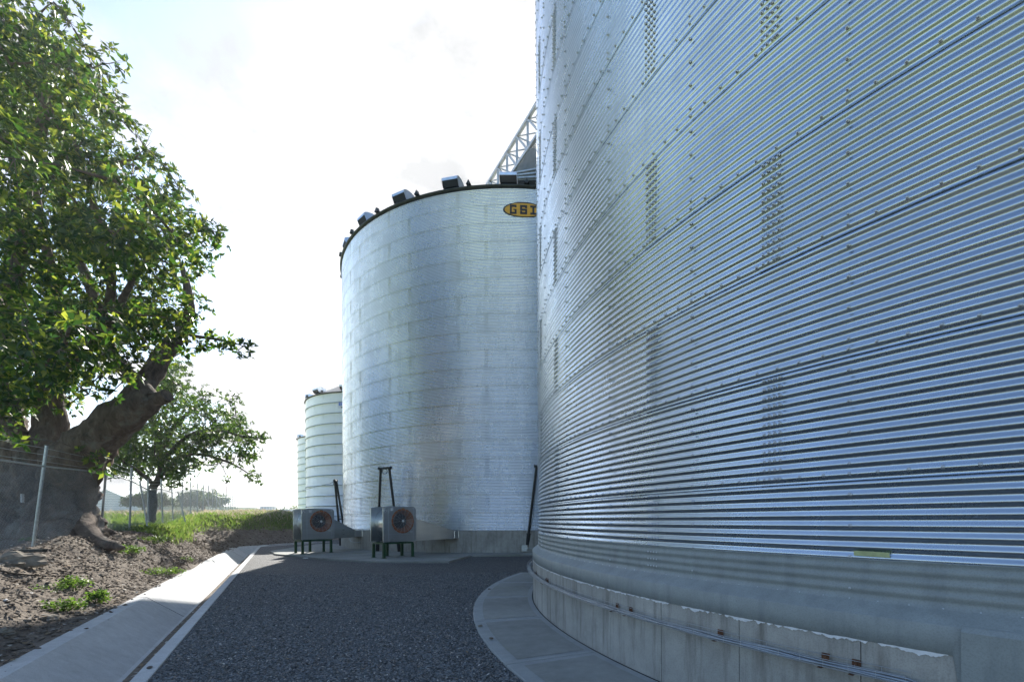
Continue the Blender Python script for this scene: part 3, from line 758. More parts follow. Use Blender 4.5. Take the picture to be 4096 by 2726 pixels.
# ------------------------------------------------------------------ centrifugal fans beside silo 2
def fan(label, frame_label, duct_label, origin, duct_end_ang, zb=.08):
    pd = Vector((.66, .75, 0)).normalized(); wd = Vector((-.75, .66, 0)).normalized()
    rz = math.atan2(pd.y, pd.x)
    N0 = Vector(origin)
    root = thing('centrifugal_fan', label, 'fan', (N0.x, N0.y, zb+.69), rz, 'aeration fans beside the middle silo')
    L, Dp, H = 1.54, 1.12, 1.53
    # local: x along the inlet plate, y backwards (scroll width), z up.
    cx_, cz_ = .905, .90; rad = .515
    def plate(y, name, hole):
        n = 40; mbp = MB(); outl = []
        c = .09
        corners = [(0, 0), (L, 0), (L, H-c), (L-c, H), (c*.5, H), (0, H-c*.5)]
        # outline sampled as angles so it bridges to the round hole
        ring_in = []; ring_out = []
        for i in range(n):
            a = 2*math.pi*i/n; dx, dz = math.cos(a), math.sin(a); t = 1e9
            for j in range(len(corners)):
                x1, z1 = corners[j]; x2, z2 = corners[(j+1) % len(corners)]
                ex, ez = x2-x1, z2-z1; den = dx*ez-dz*ex
                if abs(den) < 1e-9: continue
                tt = ((x1-cx_)*ez-(z1-cz_)*ex)/den; uu = ((x1-cx_)*dz-(z1-cz_)*dx)/den
                if tt > 0 and -1e-6 <= uu <= 1+1e-6: t = min(t, tt)
            ring_out.append((cx_+dx*t, cz_+dz*t)); ring_in.append((cx_+dx*(rad if hole else .05), cz_+dz*(rad if hole else .05)))
        # add true corners by snapping nearest samples
        for (x1, z1) in corners:
            j = min(range(n), key=lambda i: (ring_out[i][0]-x1)**2+(ring_out[i][1]-z1)**2); ring_out[j] = (x1, z1)
        th = .006
        V = [(x, y, z) for x, z in ring_out]+[(x, y, z) for x, z in ring_in]+[(x, y+th, z) for x, z in ring_out]+[(x, y+th, z) for x, z in ring_in]
        F = []
        for i in range(n):
            j = (i+1) % n
            F += [(i, j, n+j, n+i), (2*n+j, 2*n+i, 3*n+i, 3*n+j), (i, 2*n+i, 2*n+j, j), (n+i, n+j, 3*n+j, 3*n+i)]
        mbp.add(V, F)
        if not hole: mbp.box((cx_, y+.003, cz_), (.14, .005, .14))
        return mbp.build(name, MAT['fan'], root)
    plate(0, 'inlet_plate', True); plate(Dp-.006, 'motor_plate', False)
    # returned flanges on plate edges
    mb = MB()
    for y in (0, Dp-.04):
        mb.box((-.004, y+.02, H/2-.03), (.008, .045, H-.08)); mb.box((L/2, y+.02, .004), (L, .045, .008)); mb.box((L/2, y+.02, H+.003), (L-.2, .045, .006)); mb.box((L+.004, y+.02, H/2-.05), (.008, .045, H-.12))
    mb.build('flange', MAT['hood'], root)
    # scroll casing: curved skin between the plates
    pts = []
    for i in range(33):
        a = R_(80+ (270-80)*i/32); r = .60+.20*(i/32)
        x, z = cx_-.02+r*math.cos(a)*1.02, cz_-.04+r*math.sin(a)
        pts.append((max(.035, x), min(max(z, .03), H-.03)))
    pts = [(L-.05, H-.03)]+pts+[(L-.05, .03)]
    V = []; F = []
    for (x, z) in pts: V += [(x, .02, z), (x, Dp-.02, z)]
    for i in range(len(pts)-1): F.append((2*i, 2*i+1, 2*i+3, 2*i+2))
    link('scroll_casing', mesh('scroll_casing', V, F, True), root, MAT['fan'])
    # inlet: orange rim, recessed cone, dark throat and hub, wire guard
    inl = MB().lathe([(rad+.025, -.006), (rad+.02, -.014), (rad-.06, -.012), (rad-.075, .02), (rad-.16, .16), (rad-.19, .26)], 48, (cx_, 0, cz_), 'Y').build('inlet_cone', MAT['orange'], root)
    MB().lathe([(rad-.15, .30), (.02, .30)], 40, (cx_, 0, cz_), 'Y').build('impeller', MAT['dark'], inl)
    bl = MB()
    for k in range(10):
        a = 2*math.pi*k/10; m = Matrix.Rotation(-a, 3, 'Y')
        bl.box((cx_+.23*math.cos(a), .27, cz_+.23*math.sin(a)), (.20, .03, .006), m @ Matrix.Rotation(R_(35), 3, 'X'))
    bl.build('impeller_blade', MAT['black_steel'], inl)
    gd = MB()
    for k in range(13):
        r = .06+(rad-.05-.06)*k/12; prof = [(r-.0035, -.028), (r, -.0315), (r+.0035, -.028), (r, -.0245), (r-.0035, -.028)]
        gd.lathe(prof, 40, (cx_, 0, cz_), 'Y')
    gr = gd.build('wire_guard', MAT['wire'], root)
    sp = MB()
    for k in range(16):
        a = 2*math.pi*k/16+.16; r0 = .03 if k % 2 == 0 else .30
        sp.bar((cx_+r0*math.cos(a), -.037, cz_+r0*math.sin(a)), (cx_+(rad+.03)*math.cos(a), -.022, cz_+(rad+.03)*math.sin(a)), .009, .006)
        sp.box((cx_+(rad+.03)*math.cos(a), -.016, cz_+(rad+.03)*math.sin(a)), (.03, .018, .03))
    sp.build('guard_spoke', MAT['wire'], gr)
    MB().lathe([(.0, -.046), (.05, -.044), (.055, -.03)], 16, (cx_, 0, cz_), 'Y').build('guard_hub', MAT['paper'], gr)
    # plate seams, round lift holes, labels, badge
    mb = MB(); mb.box((.24, -.004, H/2), (.02, .006, H-.04)); mb.box((L-.11, -.004, H/2), (.012, .006, H-.04)); mb.box((.24+(L-.35)/2, -.004, .33), (L-.37, .005, .012)); mb.build('panel_seam', MAT['hood'], root)
    rv = MB()
    for i in range(7): rv.box((.35+.16*i, -.006, .06), (.012, .008, .012)); rv.box((L-.05, -.006, .15+.2*i), (.01, .008, .01))
    rv.build('rivets', MAT['bolt'], root)
    for (x, z) in ((.085, H-.10), (L-.12, H-.09)):
        MB().lathe([(0.0, -.006), (.035, -.006), (.035, 0)], 16, (x, 0, z), 'Y').build('lift_hole_plug', MAT['paper'], root)
    lb = MB().box((.09, -.005, H-.19), (.13, .004, .07)).build('warning_label', MAT['paper'], root)
    MB().add([(.055, -.008, H-.215), (.125, -.008, H-.215), (.09, -.008, H-.165)], [(0, 1, 2)]).build('warning_sign', MAT['ink'], lb)
    MB().box((.395, -.005, H-.13), (.13, .004, .12)).build('rating_plate', MAT['paper'], root)
    MB().box((L-.22, -.005, .42), (.14, .004, .045)).build('small_label', MAT['paper'], root)
    bd = MB().lathe([(0, -.007), (.5, -.007), (.5, 0)], 28, (0, 0, 0), 'Y')
    o = MB(); V = [(x*.175, y, z*.09) for x, y, z in bd.V]
    b1 = link('badge', mesh('badge', V, bd.F), root, MAT['ink']); b1.location = (cx_, 0, H-.105)
    b2 = link('badge_face', mesh('badge_face', [(x*.155, y-.003, z*.07) for x, y, z in bd.V], bd.F), b1, MAT['yellow'])
    lt = letters_mb(.022)
    link('badge_letters', mesh('badge_letters', [(x, -.013, z) for x, z in lt.V2], lt.F), b1, MAT['ink'])
    # stand: green square-tube frame on six legs
    st = thing('fan_stand', frame_label, 'stand', (N0.x, N0.y, zb), rz, 'green stands under the fans')
    lp = [(.06, .08), (L-.12, .08), (.06, Dp-.14), (L-.12, Dp-.14), (L*.55, Dp+.15)]
    for (x, y) in lp:
        lg = MB().box((x, y, .30), (.10, .10, .60), None, .004).build('leg', MAT['green'], st)
        MB().box((x, y, .006), (.17, .17, .012)).build('foot_plate', MAT['green'], lg)
    fr = MB(); zt = .63
    for (a_, b_) in ((0, 1), (2, 3), (0, 2), (1, 3)):
        x1, y1 = lp[a_]; x2, y2 = lp[b_]; fr.bar((x1, y1, zt), (x2, y2, zt), .096, .066)
    fr.bar((lp[4][0], lp[4][1], zt), (lp[4][0], .12, zt-.004), .09, .06)
    fr.build('top_frame', MAT['green'], st)
    bo = MB()
    for (x, y) in lp[:4]: bo.tube([(x, y, zt+.03), (x, y, zt+.085)], .012, 6)
    bo.build('levelling_bolt', MAT['bolt'], st)
    # motor behind the scroll
    mo = MB().lathe([(0, Dp), (.22, Dp), (.22, Dp+.42), (.18, Dp+.46), (0, Dp+.46)], 24, (cx_, 0, cz_), 'Y').build('motor', MAT['black_steel'], root)
    # duct down to the foundation
    Mw = Matrix.Translation((N0.x, N0.y, zb+.69)) @ Matrix.Rotation(rz, 4, 'Z'); Mi = Mw.inverted()
    dr_ = Vector((math.cos(R_(duct_end_ang)), math.sin(R_(duct_end_ang)), 0)); ce = Vector((C2[0], C2[1], 0))+dr_*(RF-.02); tn = Vector((-dr_.y, dr_.x, 0))
    A = [Mw @ Vector(v) for v in ((L+.008, .03, .03), (L+.008, Dp-.03, .03), (L+.008, Dp-.03, .99), (L+.008, .03, .99))]
    wv = .62
    def endq(off, z0, z1): c_ = ce+dr_*off; return [c_+tn*wv*.98+Vector((0, 0, z0)), c_-tn*wv*.98+Vector((0, 0, z0)), c_-tn*wv*.98+Vector((0, 0, z1)), c_+tn*wv*.98+Vector((0, 0, z1))]
    B = endq(.42, .80, 1.16); B2 = endq(0, .80, 1.16)
    if (A[0]-B[0]).length+(A[1]-B[1]).length > (A[0]-B[1]).length+(A[1]-B[0]).length:
        B = [B[1], B[0], B[3], B[2]]; B2 = [B2[1], B2[0], B2[3], B2[2]]
    V = A+B+B2; F = []
    for k in (0, 4):
        for i in range(4):
            j = (i+1) % 4; F.append((k+i, k+j, k+4+j, k+4+i))
    F.append((3, 2, 1, 0))
    du = link('transition_duct', mesh('transition_duct', [Vector(v)-N0 for v in V], F), None, MAT['fan'])
    du.location = N0; tag(du, duct_label, 'air duct', 'air ducts from the fans into the silo base')
    fl = MB()
    for (p, q) in ((A[3], B[3]), (A[2], B[2]), (A[0], B[0])): fl.bar(p-N0, q-N0, .03, .03)
    for i in range(4): fl.bar(B[i]-N0, B[(i+1) % 4]-N0, .035, .035); fl.bar(B2[i]-N0, B2[(i+1) % 4]-N0, .05, .05); fl.bar(A[i]-N0, A[(i+1) % 4]-N0, .04, .04)
    fl.build('duct_flange', MAT['fan'], du)
    return root
class _L: pass
def letters_mb(u):
    """block capitals G S I in units u; returns V2 (x,z) and faces"""
    L = _L(); L.V2 = []; L.F = []
    def rect(x0, z0, x1, z1):
        b = len(L.V2); L.V2 += [(x0*u, z0*u), (x1*u, z0*u), (x1*u, z1*u), (x0*u, z1*u)]; L.F.append((b, b+1, b+2, b+3))
    # G
    o = -3.3
    rect(o, -1, o+.45, 1); rect(o+.45, .55, o+1.6, 1); rect(o+.45, -1, o+1.6, -.55); rect(o+1.15, .46, o+1.6, .55); rect(o+1.15, -.55, o+1.6, .12); rect(o+.85, -.12, o+1.15, .12)
    # S
    o = -.85
    rect(o, .55, o+1.7, 1); rect(o, .22, o+.5, .55); rect(o, -.22, o+1.7, .22); rect(o+1.2, -.55, o+1.7, -.22); rect(o, -1, o+1.7, -.55); rect(o+1.2, .3, o+1.7, .55); rect(o, -.55, o+.5, -.3)
    # I
    o = 1.6
    rect(o, .55, o+1.5, 1); rect(o, -1, o+1.5, -.55); rect(o+.5, -.55, o+1.0, .55)
    return L
fanA = fan('grey centrifugal fan with orange inlet, nearer one, standing in front of the middle silo', 'green square-tube stand under the nearer grey fan', 'tapering grey duct from the nearer fan into the silo foundation', (-7.6, 20.05, 0), ray_angle(1788, C2, RF))
fanB = fan('grey centrifugal fan with orange inlet, farther one, left of the middle silo', 'green square-tube stand under the farther left fan', 'tapering grey duct from the farther left fan to the silo foundation', (-12.75, 23.1, 0), ray_angle(1430, C2, RF))
# ------------------------------------------------------------------ oval badge on silo 2 follows the corrugation
def on_wall(C, deg0, z0, r, x, z, off):
    a = R_(deg0)+x/r; rr = r+.008+off+.0055*math.sin(2*math.pi*(z0+z-2.1)/PITCH); return (rr*math.cos(a), rr*math.sin(a), z0+z)
def badge(root, C, sx, z0, r, hw, hh):
    deg = ray_angle(sx, C, r)
    def ell(hw_, hh_, off, name, mat, parent, loc=None):
        V = []; F = []; nz_ = 64; nx_ = 14
        for i in range(nz_+1):
            z = -hh_+2*hh_*i/nz_; w = hw_*math.sqrt(max(0, 1-(z/hh_)**2))
            w = max(w, .001)
            for j in range(nx_+1): V.append(on_wall(C, deg, z0, r, -w+2*w*j/nx_, z, off))
        for i in range(nz_):
            for j in range(nx_): a = i*(nx_+1)+j; F.append((a, a+1, a+nx_+2, a+nx_+1))
        return link(name, mesh(name, V, F, True), parent, mat)
    o = thing('silo_badge', 'yellow oval badge with dark outline high on the middle silo', 'sign', (C[0], C[1], 0))
    ell(hw, hh, .012, 'badge_outline', MAT['ink'], o); ell(hw*.925, hh*.86, .018, 'badge_face', MAT['yellow'], o)
    L = letters_mb(hh*.62); names = ('letter', 'letter', 'letter'); cuts = (6, 13, 16); a = 0
    for cu in cuts:
        V = []; F = []
        for f in L.F[a:cu]:
            (x0, z0_), (x1, z1_) = L.V2[f[0]], L.V2[f[2]]; n = max(2, int((z1_-z0_)/.012))
            b = len(V)
            for i in range(n+1):
                z = z0_+(z1_-z0_)*i/n
                for j in range(4): V.append(on_wall(C, deg, z0, r, (x0+(x1-x0)*j/3)*.86, z*.96, .024))
            for i in range(n):
                for j in range(3): q = b+i*4+j; F.append((q, q+1, q+5, q+4))
        link('letter', mesh('letter', V, F, True), o, MAT['ink']); a = cu
badge(silo2, C2, 2101, 17.1, RS, 1.02, .385)
# emblem on silo 3: white panel with blue squares and a dark winged mark
em = thing('silo_emblem', 'small white panel with blue squares and dark winged mark on the far silo', 'sign', (C3[0], C3[1], 0))
d3 = ray_angle(1366, C3, RT+.03)
def wall_quad(x0, x1, z0, z1, off):
    V = []; n = 4
    for z in (z0, z1):
        for i in range(n+1): a = R_(d3)+(x0+(x1-x0)*i/n)/RT; V.append(((RT+off)*math.cos(a), (RT+off)*math.sin(a), z))
    return V, [(i, i+1, i+n+2, i+n+1) for i in range(n)]
zt_ = 1.7+(2076-1597)*46/1888
V, F = wall_quad(-.35, .6, zt_-.75, zt_, .03); link('panel', mesh('panel', V, F), em, MAT['paper'])
for (x0, x1) in ((-.22, -.02), (.02, .22), (.26, .46)):
    for (a_, b_) in ((zt_-.22, zt_-.04), (zt_-.42, zt_-.25)):
        V, F = wall_quad(x0, x1, a_, b_, .045); link('blue_square', mesh('blue_square', V, F), em, MAT['blue_print'])
wv = [(-.25, -.46), (0, -.55), (.1, -.70), (.22, -.72), (.30, -.56), (.55, -.44), (.3, -.49), (.12, -.56)]
V = [((RT+.05)*math.cos(R_(d3)+x/RT), (RT+.05)*math.sin(R_(d3)+x/RT), zt_+z) for x, z in wv]
link('winged_mark', mesh('winged_mark', V, [tuple(range(len(V)))]), em, MAT['ink'])
# ------------------------------------------------------------------ black hoist frames at silo 2
def hoist(label, feet, tops, C=C2, tie=True, cable=True):
    f0 = Vector(feet[0]); root = thing('hoist_frame', label, 'steel frame', f0, 0, 'black hoist frames against the silos')
    for f_, t_ in zip(feet, tops):
        f_ = Vector(f_)-f0; t_ = Vector(t_)-f0
        lg = MB().tube([f_, t_], .065, 12).build('leg', MAT['black_steel'], root)
        k = .17; MB().tube([f_+Vector((0, 0, -.0)), f_+(t_-f_)*.22], .095, 12).tube([f_+(t_-f_)*.215, f_+(t_-f_)*.225], .12, 12).build('base_sleeve', MAT['black_steel'], lg)
    a, b = Vector(tops[0])-f0, Vector(tops[-1])-f0
    if (a-b).length < .05: b = a+Vector((.2, 0, 0))
    d = (b-a).normalized()
    MB().tube([a-d*.10, b+d*.10], .055, 10).tube([a-d*.12, a-d*.09], .085, 10).tube([b+d*.09, b+d*.12], .085, 10).build('cross_bar', MAT['black_steel'], root)
    m = (a+b)/2; ring = [(m.x+.13*math.cos(q_), m.y-.04, m.z-.17+.13*math.sin(q_)) for q_ in np.linspace(0, 2*math.pi, 17)]
    MB().tube(ring, .018, 6, False).build('hoist_ring', MAT['black_steel'], root)
    br = MB()
    for f_, t_ in zip(feet, tops):
        p = Vector(f_).lerp(Vector(t_), .42); v = Vector((C[0]-p.x, C[1]-p.y, 0)); L = v.length-RS; v.normalize()
        br.tube([p-f0, p+v*max(L, .1)-f0], .035, 8)
    br.build('wall_brace', MAT['black_steel'], root)
    if cable:
        p = Vector(tops[0])-f0; q_ = Vector(feet[0]).lerp(Vector(tops[0]), .16)-f0
        pts = [p+(q_-p)*t+Vector((.12*math.sin(t*3.1)+.03*math.sin(t*11), -.05, 0)) for t in np.linspace(0, 1, 14)]
        MB().tube(pts, .008, 5).build('cable', MAT['black_steel'], root)
    return root
Yf = 24.0
hoist('black A-shaped steel frame standing behind the nearer fan against the middle silo', [(*at(1509, 2197, 25.0)[:2], .075), (*at(1597, 2199, 24.6)[:2], .075)], [at(1524, 1868, 24.2), at(1558, 1866, 24.0)], cable=False)
hoist('black steel frame seen edge-on at the left edge of the middle silo', [(-14.5, 30.9, .0), (-14.35, 31.4, 0)], [at(1340, 1916, 30.6), at(1346, 1916, 31.0)])
hoist('black leaning frame beside the near silo edge, at the right of the middle silo', [(*at(2105, 2206, 23.5)[:2], .075), (.3, 23.2, .075)], [at(2148, 1862, 22.9), (-.75, 22.8, at(0, 1862, 22.8).z)])
wf = [at(1340, 1918, 30.6)+Vector((0, 0, .05)), at(1322, 1928, 30.8), at(1290, 1934, 31), at(1240, 1946, 32), at(1196, 1960, 38)]
tag(MB().tube(wf, .02, 5).build('loose_wire', MAT['bolt_dark']), 'thin loose wire hanging left from the edge-on black frame', 'wire')
# junction box and conduit on silo 2 base
mb = MB(); p = at(2098, 2190, 23.3); mb.box(p, (.28, .12, .30)); mb.tube([p+Vector((.14, 0, 0)), p+Vector((.34, 0, 0))], .02, 6)
tag(mb.build('junction_box', MAT['post']), 'small grey junction box low on the middle silo foundation', 'electrical box')
mb = MB(); pts = [at(1397, 2150, 27.2), at(1404, 2160, 27.0), at(1420, 2163, 26.7), at(1440, 2163, 26.3)]; mb.tube(pts, .025, 6)
tag(mb.build('conduit', MAT['post']), 'thin grey conduit pipe below the left fan duct', 'pipe')
# ------------------------------------------------------------------ overhead conveyor truss
tr = thing('conveyor_truss', 'steel lattice conveyor gallery running high over the silo roofs', 'conveyor', (-5.4, 36, 27.5))
dv = Vector((.51, -.86, 0)).normalized(); sv = Vector((.86, .51, 0)).normalized(); p0 = Vector((0, 0, 0)); o_ = Vector((-5.4, 36, 27.5))
Lr = [i*1.62 for i in range(-2, 17)]
Wd, Ht = 1.7, 2.0
chord = MB()
for s_ in (0, Wd):
    for h in (0, -Ht): chord.bar(dv*Lr[0]+sv*s_+Vector((0, 0, h)), dv*Lr[-1]+sv*s_+Vector((0, 0, h)), .2, .2)
chord.build('chord', MAT['truss'], tr)
for i, l in enumerate(Lr[:-1]):
    mb = MB()
    for s_ in (0, Wd):
        a = dv*l+sv*s_; b = dv*Lr[i+1]+sv*s_
        mb.bar(a, a+Vector((0, 0, -Ht)), .15, .13); mb.bar(a, b+Vector((0, 0, -Ht)), .15, .10)
    mb.bar(dv*l, dv*l+sv*Wd, .07, .07); mb.bar(dv*l+Vector((0, 0, -Ht)), dv*l+sv*Wd+Vector((0, 0, -Ht)), .08, .08); mb.bar(dv*l, dv*Lr[i+1]+sv*Wd, .06, .06)
    mb.build('lattice_bay', MAT['truss'], tr)
MB().bar(dv*Lr[0]+sv*.9+Vector((0, 0, -Ht+.45)), dv*Lr[-1]+sv*.9+Vector((0, 0, -Ht+.45)), .7, .5).build('conveyor_trough', MAT['roof'], tr)
MB().bar(dv*Lr[0]+sv*1.5+Vector((0, 0, -Ht+.12)), dv*Lr[-1]+sv*1.5+Vector((0, 0, -Ht+.12)), .9, .05).build('walkway', MAT['roof'], tr)
for l in (-2, 6, 14, 22):
    b = o_+dv*l; MB().bar(dv*l+sv*.85+Vector((0, 0, -Ht)), dv*l+sv*.85+Vector((0, 0, -Ht-3.4)), .2, .2).build('support_post', MAT['truss'], tr)
# dark inspection platform / spout housing under the gallery
sh = thing('spout_housing', 'dark grey ribbed steel housing sloping down below the conveyor gallery', 'housing', (0, 0, 0))
A_ = [at(2068, 686, 28), at(2068, 720, 28), at(2190, 720, 26.5), at(2190, 600, 26.5), at(2128, 590, 27.2)]
mb = MB(); n = len(A_); back = [p+Vector((.8, 3.0, .6)) for p in A_]
mb.add(A_+back, [tuple(range(n))[::-1], tuple(range(n, 2*n))]+[(i, (i+1) % n, n+(i+1) % n, n+i) for i in range(n)]); mb.build('housing_plate', MAT['roof'], sh)
for t in (0.2, .5, .8):
    a = A_[1].lerp(A_[0], t); b = A_[2].lerp(A_[3], t*.5); MB().bar(a+Vector((0, -.06, 0)), b+Vector((0, -.06, 0)), .08, .08).build('rib', MAT['truss'], sh)
# ------------------------------------------------------------------ chain link fence
fence = thing('chain_link_fence', 'long galvanised chain link fence with barbed wire running along the top of the bank', 'fence', (0, 0, 0))
def fx(Y): return -6.05-.606*Y
fence_pts = []
def fz(Y): return float(terr(fx(Y), Y))
post_src = [(188, 1773, 127, 2186, 12.2), (430, 1823, 402, 2116, 16.6), (527, 1862, 517, 2124, 19.5), (592, 1908, 594, 2119, 22.2), (645, 1908, 652, 2107, 25.0), (687, 1925, 694, 2099, 27.5)]
posts = [(fx(7.6)+.1, 7.6, 2.6, .14), ]
PB = []; PT = []
for (tx, ty, bx_, by_, Y) in post_src:
    b = Vector((fx(Y), Y, 0)); b = at(bx_, by_, Y); b.z -= .12; t = at(tx, ty, Y); PB.append(b); PT.append(t)
PB.insert(0, Vector((fx(8.2), 8.2, fz(8.2)-.1))); PT.insert(0, Vector((fx(8.2)+.35, 8.2, fz(8.2)+2.55)))
PB.insert(0, Vector((fx(4.6), 4.6, fz(4.6)-.1))); PT.insert(0, Vector((fx(4.6)+.35, 4.6, fz(4.6)+2.55)))
Y = 30.4
while Y < 150:
    z = float(terr(fx(Y), Y)); PB.append(Vector((fx(Y), Y, z-.1))); PT.append(Vector((fx(Y)+.03, Y, z+2.45))); Y += 2.9 if Y < 90 else 3.4
for i, (b, t) in enumerate(zip(PB, PT)):
    MB().tube([b, t], .034 if i < 12 else .04, 8 if i < 12 else 5).tube([t, t+(t-b).normalized()*.02], .04, 6).build('post', MAT['post'], fence)
rail_f = 2.08/2.55
tops = [b.lerp(t, rail_f) for b, t in zip(PB, PT)]
for i in range(len(PB)-1):
    MB().tube([tops[i], tops[i+1]], .024, 6).build('top_rail', MAT['post'], fence)
# leaning braces
for (tx, ty, bx_, by_, Y) in ((560, 1913, 596, 2135, 20.4), (712, 1956, 748, 2104, 27.6)):
    MB().tube([at(bx_, by_, Y)+Vector((0, 0, -.05)), at(tx, ty, Y)], .03, 8).build('brace', MAT['post'], fence)
for Y in (38, 46, 56):
    z = float(terr(fx(Y), Y)); MB().tube([(fx(Y)+.8, Y+.3, z), (fx(Y), Y, z+2.1)], .03, 5).build('brace', MAT['post'], fence)
# barbed wires, three strands on the sloping tops
for f_ in (.86, .92, .98):
    mb = MB()
    for i in range(min(22, len(PB)-1)):
        a = PB[i].lerp(PT[i], f_); b = PB[i+1].lerp(PT[i+1], f_); mid = (a+b)/2-Vector((0, 0, .03))
        mb.tube([a, mid, b], .006, 4, False)
    mb.build('barbed_wire', MAT['post'], fence)
# woven mesh: two diagonal wire families per bay, sagging where the trunk pushes it
def bulge(P):
    d = (P.x+16.3)**2+(P.y-15.4)**2
    k = math.exp(-d/3.2)*math.exp(-max(0, P.z-1.2)/1.3)
    return P+Vector((.62, -.30, -.10))*k
def mesh_bay(i, cell, rad, nseg):
    b0, b1 = PB[i]+Vector((0, 0, .12)), PB[i+1]+Vector((0, 0, .12)); t0, t1 = tops[i], tops[i+1]
    Lh = (b1-b0).length; Lv = (t0-b0).length
    V = []; F = []
    def pt(u, v): return b0.lerp(b1, u).lerp(t0.lerp(t1, u), v)
    nd = int((Lh+Lv)/cell)
    for fam in (1, -1):
        for k in range(nd+1):
            s0 = k*cell-(Lv if fam == 1 else 0)
            # line: horizontal h = s0 + fam * vertical distance
            v0, v1 = 0.0, Lv
            if fam == 1:
                va = max(0, -s0); vb = min(Lv, Lh-s0)
            else:
                va = max(0, s0-Lh); vb = min(Lv, s0)
            if vb-va < .03: continue
            pts = []
            for q_ in range(nseg+1):
                v = va+(vb-va)*q_/nseg; h = s0+fam*v
                P_ = pt(min(max(h/Lh, 0), 1), v/Lv); pts.append(bulge(P_) if i < 4 else P_)
            base = len(V); up = Vector((0, -.5, 1)).normalized()
            for p in pts:
                off = .004*fam
                for q_ in range(3):
                    an = 2.094*q_; V.append((p.x+rad*math.cos(an)+off, p.y+off, p.z+rad*math.sin(an)))
            for q_ in range(nseg):
                for w in range(3):
                    w2 = (w+1) % 3; F.append((base+q_*3+w, base+q_*3+w2, base+q_*3+3+w2, base+q_*3+3+w))
    me = np_mesh('mesh_panel', np.array([tuple(v) for v in V]), np.array(F)); return link('mesh_panel', me, fence, MAT['post'])
for i in range(0, 22):
    if i < 4: mesh_bay(i, .078, .0023, 8)
    elif i < 10: mesh_bay(i, .085, .0024, 1)
    else: mesh_bay(i, .16, .0024, 1)
tg = MB().box(at(90, 1980, 13.1), (.02, .16, .24), Matrix.Rotation(R_(30), 3, 'Z')); tg.build('fence_tag', MAT['paper'], fence)
# ------------------------------------------------------------------ trees
def limb(mb, pts, rs, seed=0, n=14, sub=5):
    P = [Vector(p) for p in pts]; out = []; rad = []
    for i in range(len(P)-1):
        p0 = P[max(i-1, 0)]; p1 = P[i]; p2 = P[i+1]; p3 = P[min(i+2, len(P)-1)]
        for k in range(sub):
            t = k/sub
            q_ = .5*((2*p1)+(-p0+p2)*t+(2*p0-5*p1+4*p2-p3)*t*t+(-p0+3*p1-3*p2+p3)*t**3)
            out.append(q_); rad.append(rs[i]+(rs[i+1]-rs[i])*t)
    out.append(P[-1]); rad.append(rs[-1])
    b = len(mb.V); mb.tube(out, rad, n)
    for i in range(b, len(mb.V)):
        v = Vector(mb.V[i]); k = rad[min((i-b)//n, len(rad)-1)]
        d = mnoise.fractal(v*1.6+Vector((seed, 0, 0)), .9, 2, 4)*k*.22+mnoise.noise(Vector((v.x*5, v.y*5, v.z*1.2)))*k*.06
        if n >= 40: d += (mnoise.fractal(Vector((v.x*2.6, v.y*2.6, v.z*.55+seed)), .7, 2, 5)*.16-abs(mnoise.noise(Vector((v.x*4.2, v.y*4.2, v.z*.5))))*.13)*min(1, k)
        c = out[min((i-b)//n, len(out)-1)]; mb.V[i] = tuple(v+(v-c).normalized()*d if (v-c).length > 1e-4 else v)
    return out
def leaves_mesh(name, centers, radii, n_whorl, per, L_, Wd_, up=.35, flat=.8):
    rad_ = np.array(radii, float); cnt = np.maximum(5, (n_whorl*np.minimum(1.6, (rad_/.75)**1.9 if rad_.max() < 1.5 and rad_.max() > .2 else np.ones_like(rad_))).astype(int))
    C_ = np.repeat(np.array(centers), cnt, 0); Rr = np.repeat(rad_, cnt)
    n = len(C_); d = rng.normal(0, 1, (n, 3)); d /= np.linalg.norm(d, axis=1)[:, None]
    rr = Rr*rng.random(n)**(1/2.2); d[:, 2] *= flat
    W_ = C_+d*rr[:, None]
    # twig direction: outward and up
    tw = d+np.array([0, 0, up])+rng.normal(0, .35, (n, 3)); tw /= np.linalg.norm(tw, axis=1)[:, None]
    W_ = np.repeat(W_, per, 0); tw = np.repeat(tw, per, 0); m = len(W_)
    ld = rng.normal(0, 1, (m, 3)); ld -= (ld*tw).sum(1)[:, None]*tw; ld /= np.linalg.norm(ld, axis=1)[:, None]
    ld = ld+tw*.45+np.array([0, 0, -.12]); ld /= np.linalg.norm(ld, axis=1)[:, None]
    sd = np.cross(ld, tw+rng.normal(0, .3, (m, 3))); sd /= np.linalg.norm(sd, axis=1)[:, None]
    nr = np.cross(sd, ld)
    ln = (L_*(.45+.85*rng.random(m)))[:, None]; wd = ln*Wd_/L_
    b = W_+tw*(rng.random(m)*.10)[:, None]
    v0 = b; v1 = b+ld*ln*.45+sd*wd*.5+nr*ln*.05; v2 = b+ld*ln-nr*ln*.08; v3 = b+ld*ln*.45-sd*wd*.5+nr*ln*.05
    V = np.stack([v0, v1, v2, v3], 1).reshape(-1, 3)
    F = np.arange(m*4).reshape(m, 4)
    return np_mesh(name, V, F)
def in_poly(x, y, P):
    c = False; j = len(P)-1
    for i in range(len(P)):
        xi, yi = P[i]; xj, yj = P[j]
        if (yi > y) != (yj > y) and x < (xj-xi)*(y-yi)/(yj-yi)+xi: c = not c
        j = i
    return c
